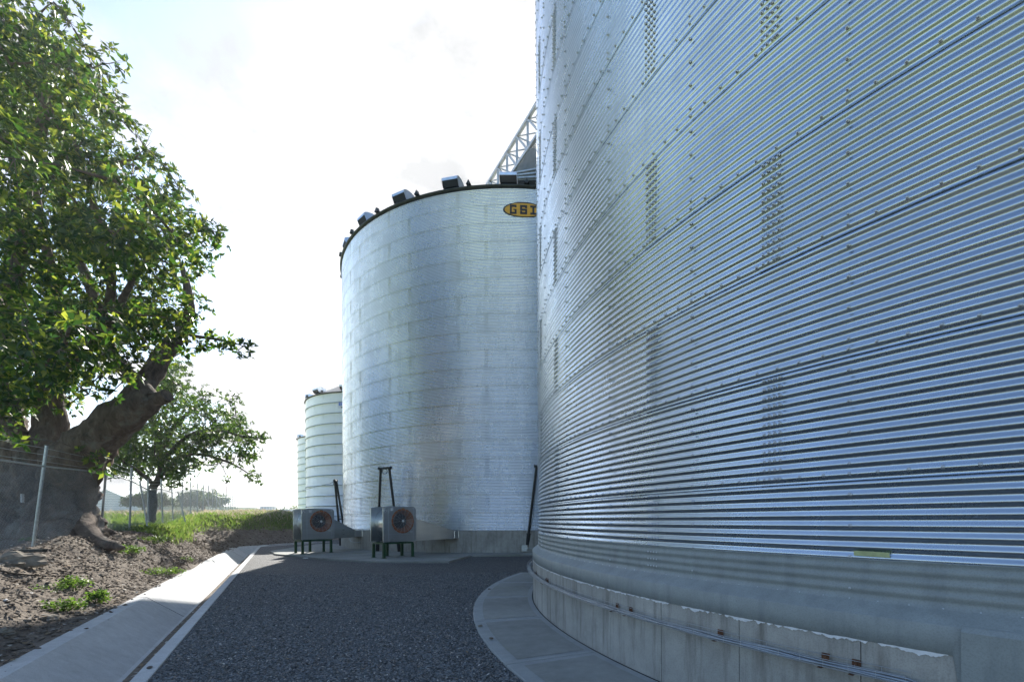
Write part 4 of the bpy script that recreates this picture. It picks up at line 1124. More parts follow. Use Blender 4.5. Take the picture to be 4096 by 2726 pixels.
def clumps(poly, n, Yc, Ys, rmin, rmax, mindist, rs):
    xs_ = [p[0] for p in poly]; ys_ = [p[1] for p in poly]; out = []; tries = 0
    while len(out) < n and tries < 60000:
        tries += 1
        x = rs.uniform(min(xs_), max(xs_)); y = rs.uniform(min(ys_), max(ys_))
        if not in_poly(x, y, poly): continue
        Yd = rs.gauss(Yc, Ys); r = rs.uniform(rmin, rmax); p = atd(x, y, Yd)
        rp = r*F_/Yd/1.73854*.72
        if not all(in_poly(x+rp*math.cos(a), y+rp*math.sin(a), poly) for a in np.linspace(0, 6.28, 9)): continue
        if any((p-q_[0]).length < mindist for q_ in out): continue
        out.append((p, r))
    return out
# big fig
big = thing('fig_tree', 'huge old spreading tree with thick forked trunk behind the fence at the left', 'tree', (-16.6, 15.6, 1.1))
BO = Vector((-16.6, 15.6, 1.1))
def T1(dx, dy, Y): return atd(dx, dy, Y)-BO
tk = MB()
def flare(base, top_pts, rs_, seed): return limb(tk, base+top_pts, rs_, seed, 28, 6)
limb(tk, [T1(118, 1262, 15.4), T1(116, 1215, 15.4), T1(112, 1150, 15.5), T1(108, 1090, 15.5), T1(112, 1030, 15.5)], [1.75, 1.32, 1.12, 1.12, .95], 1, 60, 16)
limb(tk, [T1(30, 1262, 15.9), T1(28, 1200, 15.9), T1(38, 1120, 15.9), T1(20, 1040, 16), T1(5, 960, 16.2), T1(-10, 860, 16.6), T1(-30, 740, 17), T1(-40, 560, 17.5)], [1.3, 1.0, .85, .75, .62, .52, .42, .3], 3, 44, 12)
trunk = tk.build('trunk', MAT['bark'], big)
# buttress roots
for pts, rs_ in (([T1(175, 1205, 14.7), T1(215, 1238, 14.3), T1(262, 1250, 14.0), T1(285, 1254, 13.9)], [.5, .26, .13, .05]),
                 ([T1(90, 1220, 14.4), T1(80, 1252, 14.0), T1(70, 1262, 13.8)], [.5, .3, .12]), ([T1(140, 1215, 14.3), T1(150, 1246, 13.9), T1(160, 1256, 13.7)], [.5, .28, .12])):
    mb = MB(); limb(mb, pts, rs_, 5, 12, 5); mb.build('root', MAT['bark'], big)
limbs = []
def L1(pts, rs_, seed, n=14):
    mb = MB(); out = limb(mb, [T1(*p) for p in pts], rs_, seed, n, 5); limbs.append((out, rs_)); return mb.build('limb', MAT['bark'], big)
L1([(150, 1080, 15.4), (205, 1020, 15.1), (270, 965, 14.9), (330, 925, 14.8), (352, 908, 14.8)], [.85, .62, .52, .44, .36], 7, 40)
L1([(336, 925, 14.8), (362, 915, 14.75), (386, 903, 14.7)], [.22, .20, .19], 8)
L1([(345, 915, 14.8), (325, 880, 14.9), (292, 850, 15), (255, 800, 15.2), (240, 740, 15.4), (205, 640, 15.8), (170, 540, 16.2), (150, 400, 16.5)], [.30, .24, .2, .19, .18, .15, .12, .06], 9)
L1([(300, 920, 15.3), (340, 870, 15.6), (375, 815, 15.9), (420, 755, 16.2), (440, 700, 16.4), (420, 600, 16.6)], [.34, .30, .26, .22, .16, .07], 10)
L1([(112, 1050, 15.6), (120, 980, 15.6), (118, 900, 15.6), (128, 830, 15.6), (122, 780, 15.6), (130, 690, 15.8), (110, 560, 16), (80, 400, 16.4)], [.8, .42, .36, .33, .30, .22, .14, .07], 11, 18)
L1([(128, 880, 15.5), (160, 845, 15.3), (190, 800, 15.1), (235, 760, 14.9), (280, 690, 14.8), (330, 600, 14.8)], [.26, .2, .16, .13, .1, .05], 12)
L1([(60, 1060, 15.2), (30, 990, 14.9), (10, 900, 14.7), (-20, 820, 14.5), (-60, 740, 14)], [.6, .35, .26, .2, .14], 13)
L1([(240, 760, 15.4), (260, 640, 15), (235, 520, 14.8), (200, 400, 14.8), (160, 260, 15)], [.16, .12, .10, .08, .04], 14)
L1([(420, 755, 16.2), (450, 768, 15.9), (490, 774, 15.7), (530, 782, 15.6), (565, 793, 15.5)], [.10, .06, .045, .03, .012], 17, 8)
L1([(235, 760, 14.9), (300, 745, 14.6), (360, 740, 14.3), (410, 745, 14.2)], [.10, .08, .05, .02], 18, 8)
L1([(330, 600, 14.8), (390, 560, 15), (450, 530, 15.3), (495, 528, 15.4)], [.07, .06, .04, .015], 19, 8)
L1([(200, 400, 14.8), (270, 370, 15), (330, 360, 15.1)], [.07, .05, .02], 20, 8)
L1([(-10, 860, 16.6), (40, 600, 16), (60, 420, 15.4), (110, 250, 15.2), (100, 120, 15)], [.4, .26, .18, .12, .05], 15)
L1([(-30, 700, 15), (-60, 500, 13), (-80, 300, 11.5), (-60, 100, 11)], [.4, .3, .2, .1], 16)
polyT = [(-80, -60), (150, -10), (195, 60), (265, 112), (278, 170), (290, 230), (295, 292), (320, 300), (375, 360), (425, 440), (505, 522), (500, 548), (478, 600), (462, 640), (448, 700), (455, 745), (480, 775), (440, 800), (395, 830), (330, 835), (250, 830), (215, 880), (130, 900), (60, 950), (-10, 985), (-80, 1000)]
rs1 = random.Random(3)
cl = clumps(polyT, 200, 15.3, 2.3, .42, 1.0, .66, rs1)
# named sprays that make the outline
for (x, y, r, Y) in ((562, 792, .26, 15.5), (577, 801, .2, 15.4), (540, 784, .26, 15.6), (520, 782, .22, 15.6), (498, 778, .25, 15.7), (548, 803, .2, 15.5), (482, 772, .3, 15.7), (470, 795, .2, 15.6), (430, 800, .22, 15.4), (515, 800, .16, 15.6), (490, 525, .35, 15.4), (500, 530, .25, 15.4), (468, 508, .4, 15.4), (455, 600, .45, 15.6), (470, 612, .3, 15.6), (445, 700, .5, 14.6), (425, 735, .5, 14.4), (440, 760, .4, 14.6), (310, 300, .4, 15), (340, 335, .45, 15), (270, 235, .4, 15), (265, 140, .45, 15), (175, 60, .5, 14.5), (130, 0, .6, 14.5), (395, 395, .4, 15.3), (420, 440, .4, 15.3), (300, 860, .35, 13.4), (250, 905, .3, 13.2), (215, 1040, .3, 13), (235, 1075, .2, 13.2), (250, 1050, .25, 13.6), (60, 1000, .25, 12.6), (25, 985, .25, 12.6), (10, 960, .3, 12.6), (320, 760, .5, 13.5), (60, 900, .45, 13.5), (170, 870, .5, 14.6), (205, 900, .4, 14), (35, 935, .4, 13), (95, 880, .45, 14), (280, 800, .5, 13.8), (240, 850, .45, 14.2), (150, 930, .35, 13.6), (300, 830, .35, 14), (350, 800, .45, 13.8), (380, 730, .5, 14)):
    cl.append((atd(x, y, Y), r))
frame_cl = list(cl)
# the rest of the crown, out of frame to the left, above and towards the camera
while len(cl) < 330:
    p = Vector((rs1.uniform(-28, -10), rs1.uniform(9, 24), rs1.uniform(6, 22)))
    k = ((p.x+18)/11)**2+((p.y-15)/11)**2+((p.z-13)/10.5)**2
    if k > 1: continue
    if -.2 < (2249+1888*p.x/p.y): continue
    cl.append((p, rs1.uniform(.7, 1.2)))
lm = leaves_mesh('foliage', [tuple(c-BO) for c, r in cl], [r for c, r in cl], 42, 7, .20, .082)
fo = link('foliage', lm, big, MAT['leaf'], 'stuff')
def nearest(limbs_, p):
    best = None
    for out, rs_ in limbs_:
        for i in range(max(1, len(out)//4), len(out)):
            d = (out[i]-p).length
            if best is None or d < best[0]: best = (d, out[i])
    return best[1]
tw = MB()
def twig_order(cl_, limbs_, org):
    pts = [p for out, _ in limbs_ for p in out[max(1, len(out)//4)::3]]
    arr = np.array([tuple(p) for p in pts]); todo = [(c-org, r) for c, r in cl_]
    P_ = np.array([tuple(p) for p, r in todo]); best = np.full(len(todo), 1e9); par = [None]*len(todo)
    def relax(q_):
        d = np.linalg.norm(P_-np.array(tuple(q_)), axis=1); d[done] = 1e9
        for i in np.nonzero(d < best)[0]: best[i] = d[i]; par[i] = q_
    done = np.zeros(len(todo), bool)
    for q_ in pts: relax(q_)
    res = []
    for _ in range(len(todo)):
        b_ = np.where(done, 1e9, best); i = int(np.argmin(b_)); done[i] = True; res.append((todo[i][0], todo[i][1], par[i])); relax(todo[i][0])
    return res
for p, r, a in twig_order(cl, limbs[2:], BO):
    dd = (p-a).length
    mid = a.lerp(p, .5)+Vector((rs1.uniform(-.1, .1), rs1.uniform(-.1, .1), .12))*dd*.6
    tw.tube([a, a.lerp(mid, .6), mid, p], [.022+.008*dd, .018+.005*dd, .014+.003*dd, .010], 5, False)
    for k in range(4):
        e = p+Vector((rs1.gauss(0, 1), rs1.gauss(0, 1), rs1.gauss(0, .7)))*r*.55; tw.tube([mid.lerp(p, .6), e], [.010, .004], 3, False)
tw.build('twigs', MAT['bark'], big, 'stuff')
# second tree beyond the fence
sm_ = thing('shade_tree', 'smaller spreading tree with slim straight trunk just beyond the fence', 'tree', (*atd(347, 1222, 26)[:2], 1.1))
SO = Vector((*atd(347, 1222, 26)[:2], 1.1))
def T2(dx, dy, Y=26): return atd(dx, dy, Y)-SO
mb = MB(); limb(mb, [T2(347, 1225), T2(347, 1190), T2(350, 1150), T2(353, 1115), T2(366, 1095), T2(372, 1060), T2(368, 1010)], [.30, .24, .21, .20, .17, .14, .1], 2, 14, 4); mb.build('trunk', MAT['bark2'], sm_)
l2 = []
for pts, rs_ in (([(355, 1110, 26), (320, 1080, 25.5), (290, 1060, 25), (265, 1040, 24.6)], [.13, .1, .07, .04]), ([(370, 1090, 26), (410, 1050, 26.3), (460, 1040, 26.5), (530, 1060, 26.4), (580, 1090, 26)], [.12, .1, .08, .05, .02]), ([(368, 1040, 26), (400, 980, 26.5), (440, 940, 26.8), (480, 920, 27)], [.12, .1, .07, .03]), ([(370, 1060, 26), (430, 1000, 25.6), (500, 985, 25.2), (560, 1000, 25), (612, 1005, 25)], [.12, .1, .08, .05, .02]), ([(368, 1020, 26), (350, 960, 26.5), (330, 920, 27), (340, 870, 27.5)], [.11, .09, .06, .03]), ([(340, 870, 27.5), (380, 830, 27.5), (430, 800, 27.6)], [.06, .05, .02])):
    mb = MB(); out = limb(mb, [T2(*p) for p in pts], rs_, 4, 9, 4); l2.append((out, rs_)); mb.build('limb', MAT['bark2'], sm_)
polyS = [(225, 1050), (245, 1000), (270, 930), (290, 860), (360, 822), (430, 818), (450, 850), (440, 878), (480, 885), (500, 905), (548, 905), (560, 940), (590, 965), (628, 995), (600, 1020), (590, 1060), (602, 1100), (585, 1106), (560, 1075), (500, 1048), (470, 1085), (430, 1085), (440, 1112), (400, 1118), (360, 1100), (300, 1110), (262, 1085)]
c2 = clumps(polyS, 150, 26, 1.7, .4, .9, .55, rs1)
for (x, y, r) in ((612, 1000, .4), (600, 1003, .4), (588, 1096, .4), (575, 1085, .35), (595, 1103, .25), (540, 915, .5), (480, 895, .5), (400, 1112, .35), (425, 1115, .3), (440, 885, .35), (400, 882, .35)): c2.append((atd(x, y, 26), r))
c2 += [(c+Vector((-.95*k_-rs1.uniform(0, 1.2), k_, rs1.uniform(-.5, .6))), r) for c, r, k_ in [(c, r, rs1.uniform(1.5, 4)) for c, r in c2[::3]]]
link('foliage', leaves_mesh('foliage', [tuple(c-SO) for c, r in c2], [r for c, r in c2], 34, 7, .18, .085), sm_, MAT['leaf2'], 'stuff')
tw = MB()
for p, r, a in twig_order(c2, l2, SO):
    tw.tube([a, a.lerp(p, .5)+Vector((0, 0, .1)), p], [.03, .02, .01], 4, False)
tw.build('twigs', MAT['bark2'], sm_, 'stuff')
# ------------------------------------------------------------------ far things
def far_tree(label, dx, dy_base, Y, w, h, n=60):
    b = atd(dx, dy_base, Y); root = thing('field_tree', label, 'tree', b, 0, 'dark round trees far across the field')
    MB().tube([(0, 0, -.5), (0, 0, h*.5)], [w*.05, w*.03], 6).build('trunk', MAT['bark2'], root)
    cs = []
    for i in range(n):
        a = rs1.uniform(0, 6.28); r = w*.5*math.sqrt(rs1.random()); z = h*(.38+.5*rs1.random()*math.sqrt(max(0, 1-(r/(w*.5))**2)))
        cs.append((r*math.cos(a)*.9, r*math.sin(a)*.9, z))
    link('crown', leaves_mesh('crown', cs, [w*.11]*n, 40, 3, w*.045, w*.03), root, MAT['leaf2'])
far_tree('dark rounded tree beyond the white warehouse corner', 330, 1177, 118, 8.5, 6.2)
far_tree('second dark tree overlapping the first behind the slim trunk', 368, 1177, 122, 7.5, 6.2)
far_tree('pale hazy spreading tree in the distance beyond the fence', 468, 1176, 165, 16, 8.6)
far_tree('low wide tree at the far field edge behind the braces', 412, 1176, 175, 11, 4.2)
# tree line at the horizon
cs = []
for i in range(420):
    x = rs1.uniform(-420, -70); Y = rs1.uniform(300, 340); cs.append((x, Y, 1.7+.0175*Y+rs1.uniform(-1, 3.2)*(.6+.4*math.sin(x*.07))))
link('far_tree_line', leaves_mesh('far_tree_line', cs, [3.0]*len(cs), 16, 3, 1.6, 1.1), None, MAT['leaf2'], 'stuff')
# warehouse
wh = thing('warehouse', 'white gabled metal warehouse far across the field behind the fence', 'warehouse', at(428, 2052, 150))
WO = at(428, 2052, 150); hw_ = (552-428)/1888*150; ev = (2048-1997)/1888*150; rg = (2048-1943)/1888*150
V = [(-hw_, 0, -.6), (hw_, 0, -.6), (hw_, 0, ev), (0, 0, rg), (-hw_, 0, ev)]; V2 = [(x, 60, z) for x, _, z in V]
MB().add(V+V2, [(0, 1, 2, 3, 4), (1, 6, 7, 2), (0, 4, 9, 5), (9, 8, 7, 6, 5)]).build('wall', MAT['ware'], wh)
MB().add([(-hw_-.4, -.3, ev-.12), (0, -.3, rg+.1), (hw_+.4, -.3, ev-.12), (-hw_-.4, 60.3, ev-.12), (0, 60.3, rg+.1), (hw_+.4, 60.3, ev-.12)], [(0, 1, 4, 3), (1, 2, 5, 4)]).build('roof', MAT['ware'], wh)
for k in range(1, 11):
    z = k*rg/11; w = hw_ if z < ev else hw_*(rg-z)/(rg-ev)
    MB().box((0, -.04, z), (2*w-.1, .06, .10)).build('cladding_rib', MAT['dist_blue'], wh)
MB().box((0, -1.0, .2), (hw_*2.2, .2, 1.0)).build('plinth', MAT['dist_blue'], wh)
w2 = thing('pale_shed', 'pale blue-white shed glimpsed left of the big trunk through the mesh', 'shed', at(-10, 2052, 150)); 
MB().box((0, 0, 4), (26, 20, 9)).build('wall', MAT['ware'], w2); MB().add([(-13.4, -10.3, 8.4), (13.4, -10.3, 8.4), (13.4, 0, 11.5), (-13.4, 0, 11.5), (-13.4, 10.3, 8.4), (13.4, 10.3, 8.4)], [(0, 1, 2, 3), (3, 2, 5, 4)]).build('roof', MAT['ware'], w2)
# storage tanks on the horizon
def tank(label, sx0, sx1, sy0, sy1, Y):
    c = at((sx0+sx1)/2, sy1, Y); r = (sx1-sx0)/2/F_*Y; h = (sy1-sy0)/F_*Y
    root = thing('storage_tank', label, 'tank', (c.x, c.y, c.z-1))
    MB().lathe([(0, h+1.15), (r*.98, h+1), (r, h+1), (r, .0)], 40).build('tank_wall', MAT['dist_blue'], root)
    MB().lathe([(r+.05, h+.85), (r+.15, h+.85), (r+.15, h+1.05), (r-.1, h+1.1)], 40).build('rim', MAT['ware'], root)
    mb = MB()
    for k in range(24): a = k/24*6.283; mb.bar((r*1.01*math.cos(a), r*1.01*math.sin(a), 0), (r*1.01*math.cos(a), r*1.01*math.sin(a), h+.8), .12, .12)
    mb.build('wall_rib', MAT['ware'], root)
tank('blue-grey round tank on the horizon at the end of the fence', 1018, 1096, 2019, 2048, 240)
tank('low blue-grey tank on the horizon just left of the far silos', 1124, 1178, 2031, 2042, 260)
# white truck
tk_ = thing('parked_truck', 'small white box truck parked in the distance left of the far silos', 'truck', at(1154, 2069, 150), R_(8))
h_ = 24/1888*150
MB().add([(-1.35, -.9, .45), (-.35, -.9, .45), (-.35, -.9, 1.9), (-.95, -.9, 1.9), (-1.3, -.9, 1.2), (-1.35, .9, .45), (-.35, .9, .45), (-.35, .9, 1.9), (-.95, .9, 1.9), (-1.3, .9, 1.2)], [(0, 1, 2, 3, 4), (9, 8, 7, 6, 5), (0, 4, 9, 5), (4, 3, 8, 9), (3, 2, 7, 8), (1, 6, 7, 2), (0, 5, 6, 1)]).build('cab', MAT['white_van'], tk_)
MB().box((1.1, 0, 1.3), (2.8, 1.9, 1.7), None, .03).build('cargo_box', MAT['white_van'], tk_)
MB().add([(-1.31, -.8, 1.22), (-.97, -.8, 1.84), (-.97, .8, 1.84), (-1.31, .8, 1.22)], [(0, 1, 2, 3)]).add([(-1.18, -.91, 1.2), (-.55, -.91, 1.2), (-.55, -.91, 1.75), (-.92, -.91, 1.75)], [(0, 1, 2, 3)]).build('window', MAT['glass'], tk_)
for x in (-.85, 1.7):
    for y in (-.8, .8):
        MB().lathe([(0, -.12), (.36, -.12), (.38, 0), (.36, .12), (0, .12)], 14, (x, y, .38), 'Y').build('wheel', MAT['dark'], tk_)
# small fan cabinet and block wall at the foot of the mound
wl_ = MB(); a = at(1098, 2122, 44); b = at(1152, 2122, 43)
wl_.bar((a.x, a.y, .75), (b.x, b.y, .75), .2, 1.3)
tag(wl_.build('low_wall', MAT['conc']), 'low grey concrete wall at the right foot of the grassy mound', 'wall')
fc = thing('small_fan', 'small grey blower cabinet with round black inlet left of the farther fan', 'blower', (*at(1160, 2123, 42)[:2], .3))
MB().box((0, 0, .62), (1.05, .9, 1.15), None, .02).build('cabinet', MAT['fan'], fc)
MB().lathe([(0, .03), (.34, .0), (.36, .30), (.30, .32), (0, .18)], 24, (.25, -.75, .6), 'Y').build('inlet', MAT['dark'], fc)
MB().box((0, 0, .02), (.9, .8, .1)).build('base_frame', MAT['green'], fc)
MB().box((-.53, -.46, .62), (.05, .05, 1.15)).build('corner_trim', MAT['hood'], fc)
# utility pole far off
pp = at(906, 2048, 200); tag(MB().tube([pp, at(906, 1935, 200)], .14, 6).build('utility_pole', MAT['stick']), 'thin pole standing on the far skyline above the fence', 'pole')
# ------------------------------------------------------------------ ground cover and litter on the bank
def blades(n, f_pos, hmin, hmax, lean=.5, wid=.012):
    X, Yv, Z_ = f_pos(n); n = len(X); a = rng.random(n)*6.283; h = hmin+(hmax-hmin)*rng.random(n); l_ = lean*h*rng.random(n)
    w = wid*(.6+rng.random(n)); ca_, sa_ = np.cos(a), np.sin(a)
    bx_, by_ = -sa_*w, ca_*w
    v0 = np.stack([X-bx_, Yv-by_, Z_-.02], -1); v1 = np.stack([X+bx_, Yv+by_, Z_-.02], -1)
    v2 = np.stack([X+bx_*.6+ca_*l_*.45, Yv+by_*.6+sa_*l_*.45, Z_+h*.65], -1); v3 = np.stack([X+ca_*l_*1.3, Yv+sa_*l_*1.3, Z_+h], -1)
    V = np.stack([v0, v1, v2, v3], 1).reshape(-1, 3); F = np.arange(n*4).reshape(n, 4); return np_mesh('blades', V, F)
bz_grid = bz.reshape(BX.shape)
vq = np.stack([bx, by, bz], -1); g_flat = grass
def sample_bank(mask_fn):
    def f_(n):
        i = rng.integers(0, len(bx), n*4); keep = mask_fn(bx[i], by[i], bq[i], g_flat[i]) ; i = i[keep][:n]
        # cell size weighting
        jit = np.where(by[i] < 26, .12, .3); X = bx[i]+rng.normal(0, 1, len(i))*jit; Yv = by[i]+rng.normal(0, 1, len(i))*jit
        return X, Yv, bz[i]
    return f_
m1 = blades(46000, sample_bank(lambda X, Yv, q_, g_: (g_ > .35) & (Yv > 15) & (q_ > 3.4) & (rng.random(len(X)) < g_)), .06, .28, .7, .012)
link('bank_grass', m1, None, MAT['grass'], 'stuff')
m2 = blades(22000, sample_bank(lambda X, Yv, q_, g_: (Yv > 31) & (q_ > 4.6) & (rng.random(len(X)) < sstep(q_, 4.6, 7)*sstep(Yv, 29, 40))), .15, .42, .9, .014)
link('dry_mound_grass', m2, None, MAT['straw'], 'stuff')
m3 = blades(26000, sample_bank(lambda X, Yv, q_, g_: (Yv > 20) & (q_ > 4.4) & (rng.random(len(X)) < sstep(q_, 4.2, 6.0))), .08, .34, .8, .018)
link('mound_grass', m3, None, MAT['grass'], 'stuff')
def fieldpos(n):
    Yv = 18+rng.random(n)*70; X = fx(Yv)-.4-rng.random(n)*22
    return X, Yv, terr(X, Yv)-.02
link('pasture_grass', blades(50000, fieldpos, .07, .26, .8, .03), None, MAT['grass'], 'stuff')
# soil clods
def clods(n, f_pos, s0, s1, name, mat, flatz=.7):
    base = np.array([(1, 0, 0), (.2, .9, .1), (-.9, .5, 0), (-.7, -.7, .1), (.4, -.9, 0), (.1, .1, .8), (-.2, 0, -.6)])
    fc_ = np.array([(0, 1, 5), (1, 2, 5), (2, 3, 5), (3, 4, 5), (4, 0, 5), (1, 0, 6), (2, 1, 6), (3, 2, 6), (4, 3, 6), (0, 4, 6)])
    X, Yv, Z_ = f_pos(n); n = len(X); s = s0+(s1-s0)*rng.random(n)**3
    B = base[None]*s[:, None, None]*(.7+.6*rng.random((n, 1, 3)))+rng.normal(0, .14, (n, 7, 3))*s[:, None, None]
    a = rng.random(n)*6.283; c_, s_ = np.cos(a)[:, None], np.sin(a)[:, None]
    x = B[..., 0]*c_-B[..., 1]*s_; y = B[..., 0]*s_+B[..., 1]*c_
    P = np.stack([x+X[:, None], y+Yv[:, None], B[..., 2]*flatz+Z_[:, None]+(s*.15)[:, None]], -1).reshape(-1, 3)
    return link(name, np_mesh(name, P, (fc_[None]+(np.arange(n)*7)[:, None, None]).reshape(-1, 3)), None, mat, 'stuff')
clods(30000, sample_bank(lambda X, Yv, q_, g_: (Yv < 26) & (Yv > 2) & (q_ > 2.93) & (q_ < 6)), .010, .048, 'soil_clods', MAT['soil_clod'])
clods(9000, sample_bank(lambda X, Yv, q_, g_: (Yv >= 24) & (Yv < 40) & (q_ > 2.9) & (q_ < 6)), .02, .10, 'gully_clods', MAT['soil_clod'])
def litter(n, f_pos, L_, mat, name):
    X, Yv, Z_ = f_pos(n); n = len(X); a = rng.random(n)*6.283; l_ = L_*(.5+rng.random(n)); w = l_*.42; c_, s_ = np.cos(a), np.sin(a); t = rng.normal(0, .35, n)
    v = []
    for (u, w_, h) in ((-1, 0, 0), (0, -1, .3), (1, 0, .1), (0, 1, .3)): v.append(np.stack([X+c_*u*l_-s_*w_*w, Yv+s_*u*l_+c_*w_*w, Z_+.012+h*w*.8+t*u*l_*.5+.01], -1))
    link(name, np_mesh(name, np.stack(v, 1).reshape(-1, 3), np.arange(n*4).reshape(n, 4)), None, mat, 'stuff')
litter(1500, sample_bank(lambda X, Yv, q_, g_: (Yv < 24) & (Yv > 2) & (q_ > 2.93) & (q_ < 7)), .045, MAT['pale_leaf'], 'bleached_leaf_litter')
litter(1600, sample_bank(lambda X, Yv, q_, g_: (Yv < 24) & (Yv > 2) & (q_ > 2.93) & (q_ < 7)), .05, MAT['dead_leaf'], 'brown_leaf_litter')
def chan(n):
    Yv = 2.5+rng.random(n)*24; o = .2+rng.random(n)*.42; X = -1.45-.593*Yv-o*.86; Yv2 = Yv-o*.51; return X, Yv2, np.full(n, -.478)
litter(700, chan, .04, MAT['dead_leaf'], 'channel_leaf_litter'); litter(260, chan, .04, MAT['pale_leaf'], 'pale_channel_litter')
def yard(n):
    Yv = 3.5+rng.random(n)*15; lo = -1.3-.593*Yv; hi = np.minimum(-.3, 12.165-np.sqrt(np.maximum(14.1**2-(Yv-11.15)**2, 0))); return lo+rng.random(n)*(hi-lo), Yv, np.full(n, .006)
litter(60, yard, .03, MAT['dead_leaf'], 'yard_leaf_litter'); litter(50, yard, .025, MAT['pale_leaf'], 'pale_yard_litter')
# individual rocks
def rock(label, p, s, seed, mat='rock'):
    bm = bmesh.new(); bmesh.ops.create_icosphere(bm, subdivisions=3, radius=1)
    for v in bm.verts:
        d = mnoise.fractal(v.co*1.1+Vector((seed, 0, 0)), .8, 2, 4)*.42; v.co *= 1+d; v.co = Vector((v.co.x*s[0], v.co.y*s[1], max(v.co.z, -.5)*s[2]))
    me = bpy.data.meshes.new('rock'); bm.to_mesh(me); bm.free()
    o = link('rock', me, None, MAT[mat]); o.location = p; o.rotation_euler = (0, 0, seed); tag(o, label, 'rock', 'rocks on the dirt bank'); return o
def on_bank(sx, sy):
    k = (sx-PX)/F_; best = None
    for Y in np.arange(3, 40, .05):
        z = bank_z(k*Y, Y); sy_ = HY+(EYE-z)*F_/Y
        if sy_ <= sy: return Vector((k*Y, Y, z))
    return Vector((k*20, 20, 1))
rock('largest rock, pale brown, beside the fence post at the left edge', on_bank(62, 2238), (.42, .26, .22), 1.0)
rock('grey flat rock half buried in the shaded dirt', on_bank(196, 2462), (.20, .12, .06), 2.3)
rock('small rounded tan stone near the shaded flat rock', on_bank(104, 2472), (.045, .04, .035), 3.1)
rock('dark stone cut by the left frame edge low on the bank', on_bank(8, 2520), (.12, .1, .08), 4.4)
rock('small white stone in the shaded soil at the far left', on_bank(22, 2392), (.045, .035, .025), 5.2, 'white_flake')
# weeds
def weed(label, p, r, h, n, L_):
    root = thing('weed_plant', label, 'plant', p, 0, 'leafy weeds on the dirt bank'); mb = MB(); V = []; F = []
    tips = []
    for i in range(n):
        a = rs1.uniform(0, 6.28); d = r*math.sqrt(rs1.random()); hh = h*rs1.uniform(.4, 1)
        e = Vector((d*math.cos(a), d*math.sin(a), hh*(1-.4*d/r))); b = Vector((d*.4*math.cos(a), d*.4*math.sin(a), -.02)); mb.tube([b, b.lerp(e, .5)+Vector((0, 0, .02)), e], .004, 3, False); tips.append(e)
    mb.build('stems', MAT['weed'], root)
    link('leaves', leaves_mesh('leaves', [tuple(t) for t in tips], [.05]*len(tips), 5, 4, L_, L_*.45, .6), root, MAT['weed'], 'stuff')
weed('bright low weed patch on the crest of the bank near the roots', on_bank(510, 2206), .42, .22, 46, .07)
weed('dark leafy weed at the shadow line in the middle of the bank', on_bank(298, 2352), .20, .22, 20, .075)
weed('thin weed right of the dark leafy one at the shadow line', on_bank(392, 2405), .12, .26, 14, .09)
weed('pale green seedlings left of the leafy weed', on_bank(200, 2352), .26, .07, 14, .04)
weed('weed row along the channel edge under the exposed roots', on_bank(640, 2288), .55, .16, 50, .06)
weed('small weed at the channel edge near the dark gully', on_bank(740, 2238), .22, .14, 16, .06)
weed('grassy tuft in the shaded dirt above the channel', on_bank(240, 2430), .30, .16, 24, .07)
weed('little green sprig at the foot of the first fence post', on_bank(115, 2168), .15, .2, 10, .08)
weed('bushy weeds on the lit bank beside the fence foot', on_bank(590, 2165), .8, .22, 60, .07)
# exposed roots
rt = thing('exposed_roots', 'tangle of exposed brown roots in the eroded edge of the bank', 'roots', on_bank(640, 2258))
for k in range(22):
    p = Vector((rs1.uniform(-.9, .9), rs1.uniform(-.5, .7), rs1.uniform(.05, .35))); pts = [p]
    for j in range(4): pts.append(pts[-1]+Vector((rs1.uniform(-.12, .22), rs1.uniform(-.2, .05), rs1.uniform(-.16, .03))))
    MB().tube(pts, [.028, .022, .016, .01, .005], 6, False).build('root', MAT['stick'], rt)
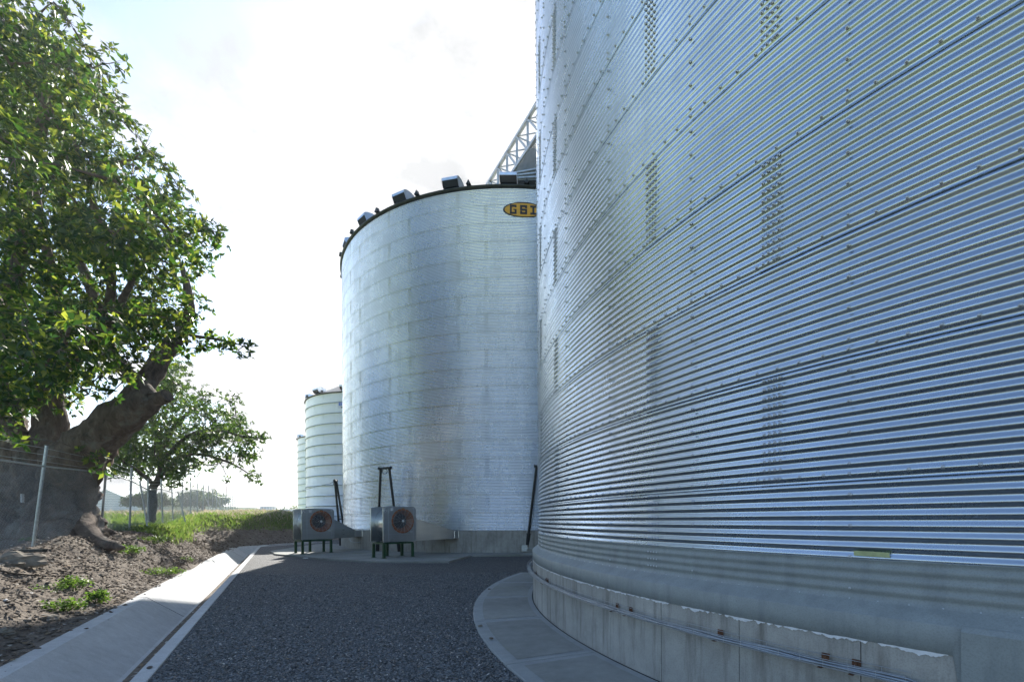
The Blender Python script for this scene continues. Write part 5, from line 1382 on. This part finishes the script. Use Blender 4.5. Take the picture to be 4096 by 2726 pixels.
# sticks
def stick(label, pts, r):
    P = [on_bank(*p)+Vector((0, 0, .03)) for p in pts]; tag(MB().tube(P, [r*(1-.6*i/len(P)) for i in range(len(P))], 6).build('fallen_branch', MAT['stick']), label, 'branch', 'fallen branches on the dirt bank')
stick('long thin dead branch curving across the bare dirt from the left', [(0, 2275), (60, 2292), (140, 2302), (240, 2298), (330, 2282), (420, 2262)], .022)
stick('short thin stick lying right of the long branch', [(255, 2302), (300, 2318), (350, 2345)], .014)
stick('pale thin stick low in the shaded corner', [(10, 2650), (50, 2628), (110, 2604)], .007)
def plank(label, a, b, w, t, mat):
    a = on_bank(*a)+Vector((0, 0, .08)); b = on_bank(*b)+Vector((0, 0, .08)); tag(MB().bar(a, b, w, t).build('timber_board', MAT[mat]), label, 'board')
plank('pale board lying along the fence foot in the grass', (585, 2122), (708, 2101), .10, .05, 'pale_leaf')
plank('short pale board lying next to the long one', (645, 2114), (678, 2122), .12, .05, 'pale_leaf')
mb = MB(); p = on_bank(115, 2200); mb.box((0, 0, .05), (.62, .16, .07), Matrix.Rotation(R_(12), 3, 'Z')).box((.25, 0, .075), (.22, .18, .03), Matrix.Rotation(R_(12), 3, 'Z'))
o = mb.build('steel_channel_offcut', MAT['black_steel']); o.location = p; tag(o, 'dark steel offcut lying at the foot of the first fence post', 'scrap metal')
mb = MB(); mb.lathe([(0, .0), (.05, .0), (.035, .012), (0, .016)], 8); o = mb.build('crumpled_litter', MAT['paper']); o.location = (*at(1222, 2219, 21.2)[:2], .02); o.scale = (3, 1.6, 2); tag(o, 'crumpled white scrap of plastic on the gravel beside the pad', 'litter')
# a few dark stones lying on the walk and kerb
for (lb, sx, sy) in (('dark pebble on the near edge of the sidewalk slab', 1963, 2550), ('dark pebble on the border of the second sidewalk slab', 1920, 2500), ('dark pebble beside the far sidewalk border', 1957, 2353), ('dark pebble on the pale kerb near the frame bottom', 596, 2651)):
    Y = (EYE-.05)*F_/(sy-HY); rock_o = rock(lb, ((sx-PX)/F_*Y, Y, .055 if sx > 900 else .03), (.035, .025, .014), rs1.uniform(0, 9), 'soil_clod'); rock_o.name = 'pebble'; rock_o['category'] = 'stone'; rock_o['group'] = 'pebbles on the concrete'

# ------------------------------------------------------------------ haze
mh = bpy.data.materials.new('haze_air'); mh.use_nodes = True; th = mh.node_tree; th.nodes.clear()
oh = th.nodes.new('ShaderNodeOutputMaterial'); pv = th.nodes.new('ShaderNodeVolumePrincipled')
pv.inputs['Color'].default_value = (.93, .96, 1, 1); pv.inputs['Density'].default_value = .0006; pv.inputs['Anisotropy'].default_value = .55
th.links.new(pv.outputs[0], oh.inputs['Volume'])
MB().box((-215, 645, 20), (1500, 1770, 50)).build('haze', mh, None, 'stuff')
